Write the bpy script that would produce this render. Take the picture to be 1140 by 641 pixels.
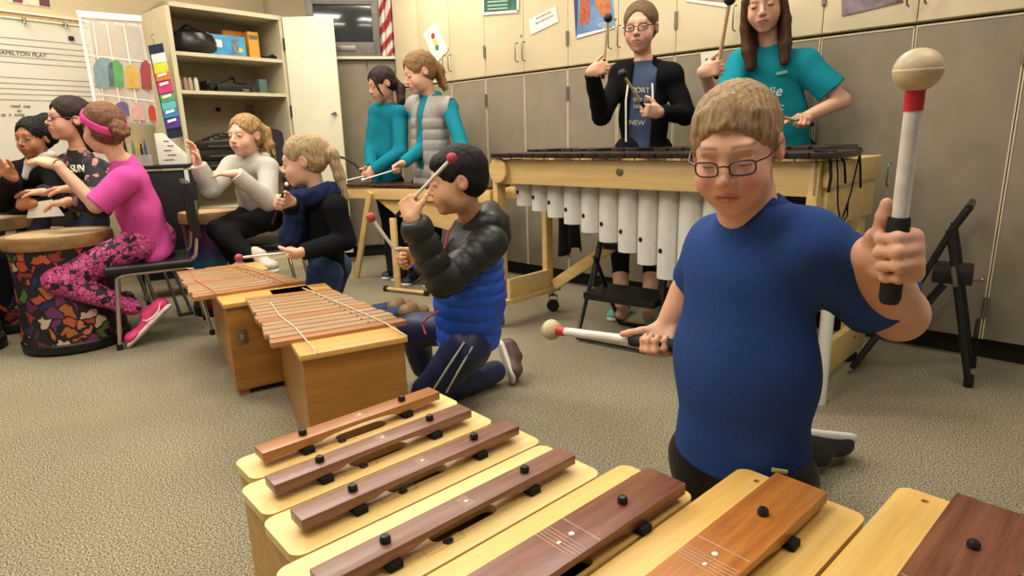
import bpy, bmesh, math, random
import numpy as np
from mathutils import Vector, Matrix

for _o in list(bpy.data.objects): bpy.data.objects.remove(_o)
random.seed(7)
SC = bpy.context.scene
COL = SC.collection
PI = math.pi

# ------------------------------------------------------------ camera, world, lights, exposure
F_PX, CX, CY, CAM_H = 693.0, 570.0, 320.5, 1.0
_d = np.array([649.0 - CX, -(3180.0 - CY), -F_PX]); _d /= np.linalg.norm(_d)
_up = -_d
_fw = np.array([0, 0, -1.0]); _y = _fw - _up * _fw.dot(_up); _y /= np.linalg.norm(_y)
CAM_R = np.stack([np.cross(_y, _up), _y, _up])
cam_data = bpy.data.cameras.new('camera'); cam = bpy.data.objects.new('camera', cam_data); COL.objects.link(cam)
cam_data.sensor_width = 36.0; cam_data.lens = F_PX / 1140 * 36; cam_data.clip_start = 0.02
mw = Matrix([list(CAM_R[i]) + [0] for i in range(3)] + [[0, 0, 0, 1]]); mw.translation = (0, 0, CAM_H)
cam.matrix_world = mw
SC.camera = cam

world = bpy.data.worlds.new('world'); SC.world = world; world.use_nodes = True
world.node_tree.nodes['Background'].inputs[0].default_value = (1.0, 0.95, 0.88, 1)
world.node_tree.nodes['Background'].inputs[1].default_value = 0.27
LIGHTS = [(-0.9, 0.75, 33), (1.15, 0.75, 18), (-1.5, 2.9, 38), (0.45, 2.75, 28), (-2.9, 3.4, 28), (-0.9, 4.5, 26), (-2.6, 1.2, 22)]
LIGHT_Z, LIGHT_COL = 2.72, (1.0, 0.945, 0.85)
for _x, _yy, _w in LIGHTS:
    ld = bpy.data.lights.new('ceiling_lamp', 'AREA'); ld.shape = 'RECTANGLE'; ld.size = 1.15; ld.size_y = 0.55
    ld.energy = _w; ld.color = LIGHT_COL
    lo = bpy.data.objects.new('ceiling_lamp', ld); COL.objects.link(lo); lo.location = (_x, _yy, LIGHT_Z - 0.03)
SC.view_settings.view_transform = 'Standard'; SC.view_settings.look = 'None'
SC.view_settings.exposure = 0.0; SC.view_settings.gamma = 1.0; SC.view_settings.use_curve_mapping = False

# ------------------------------------------------------------ survey helpers: photo bearings -> room coordinates
def V(*a): return np.array(a if len(a) > 1 else a[0], dtype=float)
def bearing(px, py): return CAM_R @ np.array([px - CX, -(py - CY), -F_PX])
def at(px, py, Y):
    v = bearing(px, py); return v * (Y / v[1]) + V(0, 0, CAM_H)
def on(px, py, z=0.0):
    v = bearing(px, py); return v * ((z - CAM_H) / v[2]) + V(0, 0, CAM_H)
def vert(px, py, P, D):
    """where the bearing meets the vertical plane through P along D"""
    v = bearing(px, py); n = V(D[1], -D[0]); t = (P[0] * n[0] + P[1] * n[1]) / (v[0] * n[0] + v[1] * n[1])
    return v * t + V(0, 0, CAM_H)
def unit(v): v = V(v); return v / (np.linalg.norm(v) + 1e-12)

# ------------------------------------------------------------ materials
def lin(h):
    h = h.lstrip('#'); c = [int(h[i:i + 2], 16) / 255 for i in (0, 2, 4)]
    return tuple([x / 12.92 if x <= .04045 else ((x + .055) / 1.055) ** 2.4 for x in c] + [1.0])
def new_mat(name):
    m = bpy.data.materials.new(name); m.use_nodes = True
    return m, m.node_tree, m.node_tree.nodes['Principled BSDF']
def mat(name, col, rough=.6, metal=0.0, var=0.08, scale=30, bump=0.0, bscale=200, stretch=None, spec=.4, sheen=0, alpha=1, trans=0, col2=None, detail=3, coat=0):
    m, nt, b = new_mat(name)
    N, L = nt.nodes, nt.links
    c = lin(col); b.inputs['Roughness'].default_value = rough; b.inputs['Metallic'].default_value = metal
    b.inputs['Specular IOR Level'].default_value = spec; b.inputs['Alpha'].default_value = alpha
    b.inputs['Transmission Weight'].default_value = trans; b.inputs['Coat Weight'].default_value = coat
    if sheen: b.inputs['Sheen Weight'].default_value = sheen; b.inputs['Sheen Roughness'].default_value = .5
    tc = N.new('ShaderNodeTexCoord'); mp = N.new('ShaderNodeMapping'); L.new(tc.outputs['Object'], mp.inputs[0])
    if stretch: mp.inputs['Scale'].default_value = stretch
    nz = N.new('ShaderNodeTexNoise'); nz.inputs['Scale'].default_value = scale; nz.inputs['Detail'].default_value = detail
    L.new(mp.outputs[0], nz.inputs['Vector'])
    cr = N.new('ShaderNodeValToRGB'); cr.color_ramp.elements[0].position = .3; cr.color_ramp.elements[1].position = .7
    d = lin(col2) if col2 else tuple([x * (1 - var * 2) for x in c[:3]] + [1])
    cr.color_ramp.elements[0].color = d; cr.color_ramp.elements[1].color = c if col2 else tuple([min(1, x * (1 + var)) for x in c[:3]] + [1])
    L.new(nz.outputs['Fac'], cr.inputs[0]); L.new(cr.outputs[0], b.inputs['Base Color'])
    if bump:
        n2 = N.new('ShaderNodeTexNoise'); n2.inputs['Scale'].default_value = bscale; L.new(mp.outputs[0], n2.inputs['Vector'])
        bp = N.new('ShaderNodeBump'); bp.inputs['Strength'].default_value = bump; bp.inputs['Distance'].default_value = .002
        L.new(n2.outputs['Fac'], bp.inputs['Height']); L.new(bp.outputs[0], b.inputs['Normal'])
    return m
def wood(name, col, dark, ang=0.0, scale=9, rough=.42, along=.06, coat=.15):
    """grain runs along the horizontal direction 'ang' (radians)"""
    m, nt, b = new_mat(name); N, L = nt.nodes, nt.links
    tc = N.new('ShaderNodeTexCoord'); r = N.new('ShaderNodeMapping'); r.inputs['Rotation'].default_value = (0, 0, -ang - math.radians(45))
    L.new(tc.outputs['Object'], r.inputs[0])
    s = N.new('ShaderNodeMapping'); s.inputs['Scale'].default_value = (along, 1, 1); L.new(r.outputs[0], s.inputs[0])
    a = N.new('ShaderNodeTexNoise'); a.inputs['Scale'].default_value = scale * 6; a.inputs['Detail'].default_value = 5; a.inputs['Distortion'].default_value = .4
    f = N.new('ShaderNodeTexNoise'); f.inputs['Scale'].default_value = scale * 40; f.inputs['Detail'].default_value = 2
    L.new(s.outputs[0], a.inputs['Vector']); L.new(s.outputs[0], f.inputs['Vector'])
    mx = N.new('ShaderNodeMix'); mx.data_type = 'FLOAT'; mx.inputs[0].default_value = .3
    L.new(a.outputs['Fac'], mx.inputs[2]); L.new(f.outputs['Fac'], mx.inputs[3])
    cr = N.new('ShaderNodeValToRGB'); cr.color_ramp.elements[0].position = .36; cr.color_ramp.elements[1].position = .62
    cr.color_ramp.elements[0].color = lin(dark); cr.color_ramp.elements[1].color = lin(col)
    L.new(mx.outputs[0], cr.inputs[0]); L.new(cr.outputs[0], b.inputs['Base Color'])
    b.inputs['Roughness'].default_value = rough; b.inputs['Coat Weight'].default_value = coat; b.inputs['Coat Roughness'].default_value = .3
    bp = N.new('ShaderNodeBump'); bp.inputs['Strength'].default_value = .15; bp.inputs['Distance'].default_value = .001
    L.new(mx.outputs[0], bp.inputs['Height']); L.new(bp.outputs[0], b.inputs['Normal'])
    return m
def vcol(name, rough=.55, sss=0, bump=0, bscale=300, sheen=0, spec=.35, stretch=None, var=.12, nscale=40):
    m, nt, b = new_mat(name); N, L = nt.nodes, nt.links
    at_ = N.new('ShaderNodeAttribute'); at_.attribute_name = 'Col'
    tc = N.new('ShaderNodeTexCoord'); mp = N.new('ShaderNodeMapping'); L.new(tc.outputs['Object'], mp.inputs[0])
    if stretch: mp.inputs['Scale'].default_value = stretch
    nz = N.new('ShaderNodeTexNoise'); nz.inputs['Scale'].default_value = nscale; nz.inputs['Detail'].default_value = 4; L.new(mp.outputs[0], nz.inputs['Vector'])
    mr = N.new('ShaderNodeMapRange'); mr.inputs[1].default_value = .3; mr.inputs[2].default_value = .7; mr.inputs[3].default_value = 1 - var; mr.inputs[4].default_value = 1 + var
    L.new(nz.outputs['Fac'], mr.inputs[0])
    mu = N.new('ShaderNodeVectorMath'); mu.operation = 'MULTIPLY'; L.new(at_.outputs['Color'], mu.inputs[0]); L.new(mr.outputs[0], mu.inputs[1])
    L.new(mu.outputs[0], b.inputs['Base Color'])
    b.inputs['Roughness'].default_value = rough; b.inputs['Specular IOR Level'].default_value = spec
    if sss:
        b.inputs['Subsurface Weight'].default_value = sss; b.inputs['Subsurface Radius'].default_value = (1, .35, .2); b.inputs['Subsurface Scale'].default_value = .006
    if sheen: b.inputs['Sheen Weight'].default_value = sheen
    if bump:
        n2 = N.new('ShaderNodeTexNoise'); n2.inputs['Scale'].default_value = bscale; n2.inputs['Detail'].default_value = 2; L.new(mp.outputs[0], n2.inputs['Vector'])
        bp = N.new('ShaderNodeBump'); bp.inputs['Strength'].default_value = bump; bp.inputs['Distance'].default_value = .002
        L.new(n2.outputs['Fac'], bp.inputs['Height']); L.new(bp.outputs[0], b.inputs['Normal'])
    return m
def carpet_mat():
    m, nt, b = new_mat('speckled_carpet'); N, L = nt.nodes, nt.links
    tc = N.new('ShaderNodeTexCoord')
    def nz(s, d=2):
        n = N.new('ShaderNodeTexNoise'); n.inputs['Scale'].default_value = s; n.inputs['Detail'].default_value = d; L.new(tc.outputs['Object'], n.inputs['Vector']); return n
    a = nz(210, 3); c = nz(2.2, 3); e = nz(620, 1)
    mx = N.new('ShaderNodeMix'); mx.data_type = 'FLOAT'; mx.inputs[0].default_value = .35; L.new(a.outputs['Fac'], mx.inputs[2]); L.new(e.outputs['Fac'], mx.inputs[3])
    cr = N.new('ShaderNodeValToRGB'); E = cr.color_ramp.elements
    E[0].position = .38; E[0].color = lin('#3f392f'); E[1].position = .62; E[1].color = lin('#c0b597')
    x = E.new(.5); x.color = lin('#827962')
    L.new(mx.outputs[0], cr.inputs[0])
    mr = N.new('ShaderNodeMapRange'); mr.inputs[1].default_value = .3; mr.inputs[2].default_value = .7; mr.inputs[3].default_value = .9; mr.inputs[4].default_value = 1.06; L.new(c.outputs['Fac'], mr.inputs[0])
    mu = N.new('ShaderNodeVectorMath'); mu.operation = 'MULTIPLY'; L.new(cr.outputs[0], mu.inputs[0]); L.new(mr.outputs[0], mu.inputs[1]); L.new(mu.outputs[0], b.inputs['Base Color'])
    b.inputs['Roughness'].default_value = .95; b.inputs['Specular IOR Level'].default_value = .1
    bp = N.new('ShaderNodeBump'); bp.inputs['Strength'].default_value = .3; bp.inputs['Distance'].default_value = .003
    L.new(mx.outputs[0], bp.inputs['Height']); L.new(bp.outputs[0], b.inputs['Normal'])
    return m
def voro_mat(name, cols, scale=14, line='#141018', lw=.06, rough=.6, stretch=None):
    """patches of several colours separated by dark lines"""
    m, nt, b = new_mat(name); N, L = nt.nodes, nt.links
    tc = N.new('ShaderNodeTexCoord'); nz = N.new('ShaderNodeTexNoise'); nz.inputs['Scale'].default_value = scale * .8; nz.inputs['Detail'].default_value = 2
    mp = N.new('ShaderNodeMapping'); L.new(tc.outputs['Object'], mp.inputs[0])
    if stretch: mp.inputs['Scale'].default_value = stretch
    L.new(mp.outputs[0], nz.inputs['Vector'])
    sc = N.new('ShaderNodeVectorMath'); sc.operation = 'SCALE'; sc.inputs['Scale'].default_value = 1.6 / scale; L.new(nz.outputs['Color'], sc.inputs[0])
    ad = N.new('ShaderNodeVectorMath'); ad.operation = 'ADD'; L.new(mp.outputs[0], ad.inputs[0]); L.new(sc.outputs[0], ad.inputs[1])
    v = N.new('ShaderNodeTexVoronoi'); v.inputs['Scale'].default_value = scale; L.new(ad.outputs[0], v.inputs['Vector'])
    e = N.new('ShaderNodeTexVoronoi'); e.feature = 'DISTANCE_TO_EDGE'; e.inputs['Scale'].default_value = scale; L.new(ad.outputs[0], e.inputs['Vector'])
    sx = N.new('ShaderNodeSeparateColor'); L.new(v.outputs['Color'], sx.inputs[0])
    cr = N.new('ShaderNodeValToRGB'); cr.color_ramp.interpolation = 'CONSTANT'; E = cr.color_ramp.elements
    n = len(cols); E[0].position = 0; E[0].color = lin(cols[0]); E[1].position = 1 / n; E[1].color = lin(cols[1])
    for i in range(2, n): q = E.new(i / n); q.color = lin(cols[i])
    L.new(sx.outputs[0], cr.inputs[0])
    st = N.new('ShaderNodeMapRange'); st.inputs[1].default_value = lw; st.inputs[2].default_value = lw * 1.6; L.new(e.outputs['Distance'], st.inputs[0])
    mx = N.new('ShaderNodeMix'); mx.data_type = 'RGBA'; mx.inputs[6].default_value = lin(line); L.new(st.outputs[0], mx.inputs[0]); L.new(cr.outputs[0], mx.inputs[7])
    L.new(mx.outputs[2], b.inputs['Base Color']); b.inputs['Roughness'].default_value = rough
    return m

M = {}
A_BASS = math.radians(41.6)
M['carpet'] = carpet_mat()
M['fabric_wall'] = mat('grey_brown_fabric_panel', '#8b806c', .95, var=.05, scale=8, bump=.35, bscale=420)
M['cream'] = mat('cream_laminate', '#dccba6', .55, var=.02, scale=4)
M['cream_edge'] = mat('cream_metal_trim', '#cfc2a2', .5, var=.03)
M['wall'] = mat('tan_painted_wall', '#c9b692', .8, var=.03, scale=3, bump=.1)
M['ceiling'] = mat('ceiling_tile', '#d8d2c4', .9, var=.03, scale=60)
M['toe'] = mat('black_rubber_base', '#1c1714', .6)
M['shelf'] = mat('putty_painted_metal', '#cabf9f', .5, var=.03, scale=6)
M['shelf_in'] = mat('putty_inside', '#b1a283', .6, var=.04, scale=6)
M['door'] = mat('putty_door', '#ddd5b8', .5, var=.02, scale=4)
M['board'] = mat('whiteboard', '#d3cbb9', .25, var=.02, scale=3)
M['ink'] = mat('marker_ink', '#4e4a46', .6)
M['white'] = mat('white_paper', '#ece6da', .7, var=.02)
M['black'] = mat('black_plastic', '#141313', .45, var=.1)
M['blackmetal'] = mat('black_painted_metal', '#262422', .35, metal=.3)
M['chrome'] = mat('chrome', '#c8c4bc', .18, metal=1.0, var=.02)
M['steel'] = mat('dull_steel', '#8e887c', .35, metal=.9, var=.05)
M['vinyl'] = mat('black_vinyl', '#1b1a1a', .38, bump=.15, bscale=300)
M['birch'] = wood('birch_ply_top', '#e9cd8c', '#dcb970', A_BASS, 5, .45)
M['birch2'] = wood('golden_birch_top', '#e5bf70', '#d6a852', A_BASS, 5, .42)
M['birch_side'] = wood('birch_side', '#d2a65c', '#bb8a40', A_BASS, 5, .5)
M['rose'] = wood('rosewood_bar', '#8a6350', '#6a4433', A_BASS, 9, .38)
M['rose2'] = wood('red_rosewood_bar', '#84513a', '#5e3322', A_BASS, 9, .36)
M['amber'] = wood('amber_wood_bar', '#bb7a35', '#9a5a20', A_BASS, 9, .36)
M['xbar'] = wood('worn_tan_bar', '#b39069', '#92704c', math.radians(28), 12, .5)
M['xbar2'] = wood('orange_tan_bar', '#b57f4e', '#976138', math.radians(28), 12, .45)
M['xbox'] = wood('honey_plywood_box', '#ad7a38', '#95652b', math.radians(28), 4, .4)
M['xcap'] = wood('honey_plywood_cap', '#d6a95c', '#c49544', math.radians(28), 5, .42)
M['maple'] = wood('pale_maple', '#dfc083', '#d0ad6b', math.radians(-45), 5, .42)
M['maple_v'] = wood('pale_maple_post', '#dfc083', '#d0ad6b', 0, 5, .42)
M['darkbar'] = mat('dark_brown_synthetic_bar', '#2c1d19', .3, var=.15)
M['pvc'] = mat('white_pvc', '#dcd9cf', .35, var=.02)
M['hole'] = mat('dark_hole', '#0d0806', .9)
M['felt'] = mat('black_felt', '#17130f', .95)
M['cord'] = mat('pale_cord', '#cfc6b4', .8)
M['rcord'] = mat('coral_cord', '#c8694e', .8)
M['stud'] = mat('black_stud', '#1c1a19', .35)
M['etch'] = mat('pale_engraving', '#c9a993', .7)
M['skinhead'] = mat('drum_head', '#b89c74', .6, var=.08, scale=12)
M['drumrim'] = wood('drum_rim_band', '#96703f', '#7a5630', 0, 5, .5)

# ------------------------------------------------------------ mesh helpers
class MB:
    def __init__(s): s.bm = bmesh.new()
    def _merge(s, b, R=None, c=(0, 0, 0)):
        T = Matrix.Identity(4)
        if R is not None: T = Matrix([[R[i][0], R[i][1], R[i][2], 0] for i in range(3)] + [[0, 0, 0, 1]])
        T.translation = Vector([float(x) for x in c])
        bmesh.ops.transform(b, matrix=T, verts=b.verts)
        me = bpy.data.meshes.new('t'); b.to_mesh(me); b.free(); s.bm.from_mesh(me); bpy.data.meshes.remove(me)
        return s
    def box(s, c, size, R=None, bev=0.0, seg=2):
        b = bmesh.new(); bmesh.ops.create_cube(b, size=1); bmesh.ops.scale(b, vec=[float(x) for x in size], verts=b.verts)
        if bev: bmesh.ops.bevel(b, geom=b.edges[:], offset=bev, segments=seg, affect='EDGES', profile=.6)
        return s._merge(b, R, c)
    def ball(s, c, r, R=None, seg=20):
        b = bmesh.new(); bmesh.ops.create_uvsphere(b, u_segments=seg, v_segments=max(8, seg * 2 // 3), radius=1)
        r = (r, r, r) if np.isscalar(r) else r
        bmesh.ops.scale(b, vec=[float(x) for x in r], verts=b.verts); return s._merge(b, R, c)
    def tube(s, pts, r, seg=12, cap=True, closed=False):
        pts = [V(p) for p in pts]; n = len(pts); rr = [r] * n if np.isscalar(r) else list(r)
        rings = []; prev = None
        for i, p in enumerate(pts):
            t = unit(pts[min(i + 1, n - 1)] - pts[max(i - 1, 0)]) if not closed else unit(pts[(i + 1) % n] - pts[i - 1])
            if prev is None:
                h = V(0, 0, 1) if abs(t[2]) < .9 else V(1, 0, 0); u = unit(np.cross(t, h))
            else: u = unit(prev - t * prev.dot(t))
            prev = u; w = np.cross(t, u)
            rings.append([s.bm.verts.new(p + (u * math.cos(a) + w * math.sin(a)) * rr[i]) for a in [2 * PI * k / seg for k in range(seg)]])
        m = n if closed else n - 1
        for i in range(m):
            a, b = rings[i], rings[(i + 1) % n]
            for k in range(seg): s.bm.faces.new((a[k], a[(k + 1) % seg], b[(k + 1) % seg], b[k]))
        if cap and not closed: s.bm.faces.new(rings[0][::-1]); s.bm.faces.new(rings[-1])
        return s
    def lathe(s, c, prof, seg=32, R=None):
        """profile [(r,z)...] about the local z axis at c"""
        b = bmesh.new(); rings = []
        for r, z in prof:
            rings.append([b.verts.new((max(r, 1e-5) * math.cos(a), max(r, 1e-5) * math.sin(a), z)) for a in [2 * PI * k / seg for k in range(seg)]])
        for p, q in zip(rings, rings[1:]):
            for k in range(seg): b.faces.new((p[k], p[(k + 1) % seg], q[(k + 1) % seg], q[k]))
        bmesh.ops.remove_doubles(b, verts=b.verts, dist=1e-4)
        return s._merge(b, R, c)
    def prism(s, poly, z0, z1, R=None, c=(0, 0, 0), bev=0.0):
        b = bmesh.new(); vs = [b.verts.new((p[0], p[1], z0)) for p in poly]; f = b.faces.new(vs)
        r = bmesh.ops.extrude_face_region(b, geom=[f]); bmesh.ops.translate(b, vec=(0, 0, z1 - z0), verts=[v for v in r['geom'] if isinstance(v, bmesh.types.BMVert)])
        bmesh.ops.recalc_face_normals(b, faces=b.faces[:])
        if bev: bmesh.ops.bevel(b, geom=b.edges[:], offset=bev, segments=2, affect='EDGES', profile=.6)
        return s._merge(b, R, c)
    def hexa(s, bot, top, bev=0.0):
        b = bmesh.new(); v = [b.verts.new([float(x) for x in p]) for p in list(bot) + list(top)]; n = len(bot)
        b.faces.new(v[:n][::-1]); b.faces.new(v[n:])
        for i in range(n): b.faces.new((v[i], v[(i + 1) % n], v[n + (i + 1) % n], v[n + i]))
        bmesh.ops.recalc_face_normals(b, faces=b.faces[:])
        if bev: bmesh.ops.bevel(b, geom=b.edges[:], offset=bev, segments=2, affect='EDGES', profile=.6)
        return s._merge(b)
    def sheet(s, grid):
        vs = [[s.bm.verts.new([float(x) for x in p]) for p in row] for row in grid]
        for i in range(len(vs) - 1):
            for j in range(len(vs[0]) - 1): s.bm.faces.new((vs[i][j], vs[i][j + 1], vs[i + 1][j + 1], vs[i + 1][j]))
        return s
    def build(s, name, m, parent=None, origin=None, smooth=True, solid=0):
        me = bpy.data.meshes.new(name)
        o3 = V(parent['_o']) if (parent is not None) else (V(origin) if origin is not None else None)
        if o3 is None:
            P = np.array([v.co[:] for v in s.bm.verts]); o3 = V((P[:, 0].min() + P[:, 0].max()) / 2, (P[:, 1].min() + P[:, 1].max()) / 2, P[:, 2].min())
        bmesh.ops.translate(s.bm, vec=[-float(x) for x in o3], verts=s.bm.verts)
        s.bm.to_mesh(me); s.bm.free(); me.materials.append(m)
        o = bpy.data.objects.new(name, me); COL.objects.link(o); o['_o'] = [float(x) for x in o3]
        if smooth:
            me.polygons.foreach_set('use_smooth', [True] * len(me.polygons))
            try: me.set_sharp_from_angle(angle=math.radians(38))
            except Exception: pass
        if parent is not None: o.parent = parent
        else: o.location = [float(x) for x in o3]
        if solid:
            md = o.modifiers.new('thickness', 'SOLIDIFY'); md.thickness = solid
        return o
def thing(name, label, cat, loc, group=None):
    o = bpy.data.objects.new(name, None); COL.objects.link(o); o.location = [float(x) for x in loc]; o.empty_display_size = .1
    o['_o'] = [float(x) for x in loc]; o['label'] = label; o['category'] = cat
    if group: o['group'] = group
    return o
def tag(o, label, cat, group=None):
    o['label'] = label; o['category'] = cat
    if group: o['group'] = group
    return o
def struct(o): o['kind'] = 'structure'; return o
def basis(x, z=(0, 0, 1)):
    """columns: x (given, horizontal), y = z cross x, z"""
    x = unit(x); z = unit(z); y = unit(np.cross(z, x)); x = np.cross(y, z); return np.stack([x, y, z], 1)
def zto(d, hint=(0, 0, 1)):
    """frame whose z axis is d"""
    z = unit(d); h = V(hint)
    if abs(z.dot(unit(h))) > .97: h = V(1, 0, 0)
    x = unit(np.cross(h, z)); return np.stack([x, np.cross(z, x), z], 1)
def text_obj(name, s, size, R, c, m, parent=None, depth=.0006, align='CENTER', shear=0):
    cu = bpy.data.curves.new(name, 'FONT'); cu.body = s; cu.size = size; cu.align_x = align; cu.align_y = 'CENTER'; cu.extrude = depth; cu.shear = shear
    t = bpy.data.objects.new(name + '_tmp', cu); COL.objects.link(t)
    me = bpy.data.meshes.new_from_object(t.evaluated_get(bpy.context.evaluated_depsgraph_get()))
    bpy.data.objects.remove(t); bpy.data.curves.remove(cu)
    T = Matrix([[R[i][0], R[i][1], R[i][2], float(c[i])] for i in range(3)] + [[0, 0, 0, 1]])
    me.transform(T)
    mb = MB(); mb.bm.from_mesh(me); bpy.data.meshes.remove(me)
    return mb.build(name, m, parent, smooth=False)
# ------------------------------------------------------------ room shell
WP = V(0.215, 4.342); WD = unit(V(1, -1)); WN = V(-WD[1], WD[0])      # door plane of the long cabinet wall; WN points away from the room
WN = V(0.70710678, 0.70710678)
CEIL = 2.75
def W(s, out=0.0, z=0.0):
    """point on the cabinet wall: s metres along, out metres into the room"""
    p = WP + WD * s - WN * out; return V(p[0], p[1], z)
RW = np.stack([V(WD[0], WD[1], 0), V(WN[0], WN[1], 0), V(0, 0, 1)], 1)
LP = V(-2.915, 4.59); LD = unit(V(.55, .835)); LN = V(-LD[1], LD[0])      # whiteboard wall
def Lw(s, out=0.0, z=0.0):
    p = LP + LD * s - LN * out; return V(p[0], p[1], z)
RL = np.stack([V(LD[0], LD[1], 0), V(LN[0], LN[1], 0), V(0, 0, 1)], 1)
def lpix(px, py, out=0.0):
    p = LP - LN * out; q = vert(px, py, p, LD); return q
def wpix(px, py, out=0.0):
    p = WP - WN * out; return vert(px, py, p, WD)
struct(MB().box((-0.6, 2.6, -.05), (9, 8.6, .1)).build('floor', M['carpet']))
struct(MB().box((-0.6, 2.6, CEIL + .05), (9, 8.6, .1)).build('ceiling', M['ceiling']))
struct(MB().box(W(.6, -.42, CEIL / 2), (6.4, .1, CEIL), RW).build('wall_right', M['wall']))
struct(MB().box(Lw(-1.3, -.05, CEIL / 2), (5.6, .1, CEIL), RL).build('wall_left', M['wall']))
BK = on(441, 63, 1.676); BK2 = on(374, 63, 1.676); BD = unit(BK2[:2] - BK[:2]); RB = np.stack([V(-BD[0], -BD[1], 0), V(BD[1], -BD[0], 0), V(0, 0, 1)], 1)
if RB[1, 1] < 0: RB[:, 1] *= -1
BN = RB[:2, 1]
def Bk(s, out=0.0, z=0.0):
    p = BK[:2] + BD * s - BN * out; return V(p[0], p[1], z)
RBx = np.stack([V(BD[0], BD[1], 0), V(-BD[1], BD[0], 0), V(0, 0, 1)], 1)
struct(MB().box(Bk(.75, -.72, CEIL / 2), (3.6, .1, CEIL), RBx).build('wall_back', M['wall']))

# ------------------------------------------------------------ ceiling light troffers
lamp_m, _nt, _b = new_mat('lit_diffuser'); _b.inputs['Emission Color'].default_value = (1, .9, .75, 1); _b.inputs['Emission Strength'].default_value = 4; _b.inputs['Base Color'].default_value = (.9, .9, .85, 1)
for i, (x, y, w) in enumerate(LIGHTS):
    where = ['over the low bass bars', 'over the blue-shirted boy', 'over the drum circle', 'over the step stool', 'over the whiteboard', 'over the small marimba', 'left of the box xylophones'][i]
    t = thing('ceiling_light', 'flat white ceiling light panel ' + where, 'ceiling light', (x, y, CEIL - .002), 'ceiling light panels')
    mb = MB()
    for sx, sy, c in ((1.25, .05, (0, .3)), (1.25, .05, (0, -.3)), (.05, .56, (.6, 0)), (.05, .56, (-.6, 0))):
        mb.box((x + c[0], y + c[1], CEIL - .02), (sx, sy, .035))
    mb.build('frame', M['white'], t)
    MB().box((x, y, CEIL - .008), (1.15, .55, .01)).build('diffuser', lamp_m, t)

# ------------------------------------------------------------ cabinets along the right wall
SEAM = lambda k: .252 + .3818 * k
ZS = 1.421
def handle(s, z0, z1, parent, out=.0):
    pts = [W(s, .0, z0), W(s, .028, z0 + .004), W(s, .032, z0 + .015), W(s, .032, z1 - .015), W(s, .028, z1 - .004), W(s, 0, z1)]
    pts = [p + V(*(-WN * 0.02), 0) for p in pts]
    MB().tube(pts, .0042, 8).build('handle', M['steel'], parent)
UNITS = [(-5, -4), (-4, -2), (-2, 0), (0, 2), (2, 4), (4, 6), (6, 8)]
UP_L = ['cream corner cupboard door beside the television alcove', 'cream upper cupboard with the traffic light sheet on its doors', 'cream upper cupboard with the green notice and the tilted white strip',
        'cream upper cupboard with the blue picture poster', 'cream upper cupboard behind the girl in the teal t-shirt', 'cream upper cupboard with the dark poster above the raised mallet', 'cream upper cupboard at the right edge of the photo']
LO_L = ['narrow grey-brown fabric cupboard in the corner behind the girl in teal fleece', 'grey-brown fabric cupboard behind the girl in the silver vest', 'grey-brown fabric cupboard between the silver vest and the girl in black',
        'grey-brown fabric cupboard behind the girl in the black hoodie', 'grey-brown fabric cupboard behind the girl in the teal t-shirt', 'grey-brown fabric cupboard behind the big raised mallet', 'grey-brown fabric cupboard behind the step stool on the right']
for (k0, k1), ul, ll in zip(UNITS, UP_L, LO_L):
    a, b = SEAM(k0), SEAM(k1)
    if k0 == -5: a = -1.6
    n = 1 if k1 - k0 == 1 else 2
    for lower in (True, False):
        z0, z1 = (.1, ZS - .006) if lower else (ZS + .006, 2.45)
        t = thing('base_cupboard' if lower else 'upper_cupboard', ll if lower else ul, 'cupboard', W((a + b) / 2, -.17, 0 if lower else z0), 'fabric-fronted base cupboards' if lower else 'cream upper cupboards')
        cb = MB().box(W((a + b) / 2, -.193, (z0 + z1) / 2), (b - a - .002, .345, z1 - z0), RW)
        cb.build('carcass', M['cream_edge'], t)
        if lower: MB().box(W((a + b) / 2, -.215, .05), (b - a - .002, .29, .1), RW).build('toe_kick', M['toe'], t)
        w = (b - a) / n
        for j in range(n):
            c = a + w * (j + .5); g = .004
            d = MB().box(W(c, -.01, (z0 + z1) / 2), (w - g, .02, z1 - z0 - .006), RW, bev=.0015).build('door', M['fabric_wall'] if lower else M['cream'], t)
            e = MB()
            if lower:
                for q in (c - w / 2 + .005, c + w / 2 - .005): e.box(W(q, -.009, (z0 + z1) / 2), (.0055, .023, z1 - z0 - .004), RW)
                e.box(W(c, -.009, z1 - .006), (w - g, .023, .007), RW)
                e.build('edge_trim', M['cream_edge'], d)
            hs = c + (w / 2 - .032) * (1 if j == 0 else -1)
            if lower: handle(hs, .74, .84, d)
            else: handle(hs, ZS + .07, ZS + .19, d)
            hx = c - (w / 2 - .004) * (1 if j == 0 else -1)
            for hz in ((.2, 1.22) if lower else (ZS + .13, 2.2)):
                MB().tube([W(hx, .006, hz), W(hx, .006, hz + .085)], .006, 8).build('hinge', M['steel'], d)
            if not lower and j == 0 and n == 2:
                MB().lathe(W(a + w - .02, 0, ZS + .235), [(0, -.004), (.008, -.004), (.008, .004), (0, .006)], 12, zto(V(-WN[0], -WN[1], 0))).build('lock', M['steel'], d)

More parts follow.
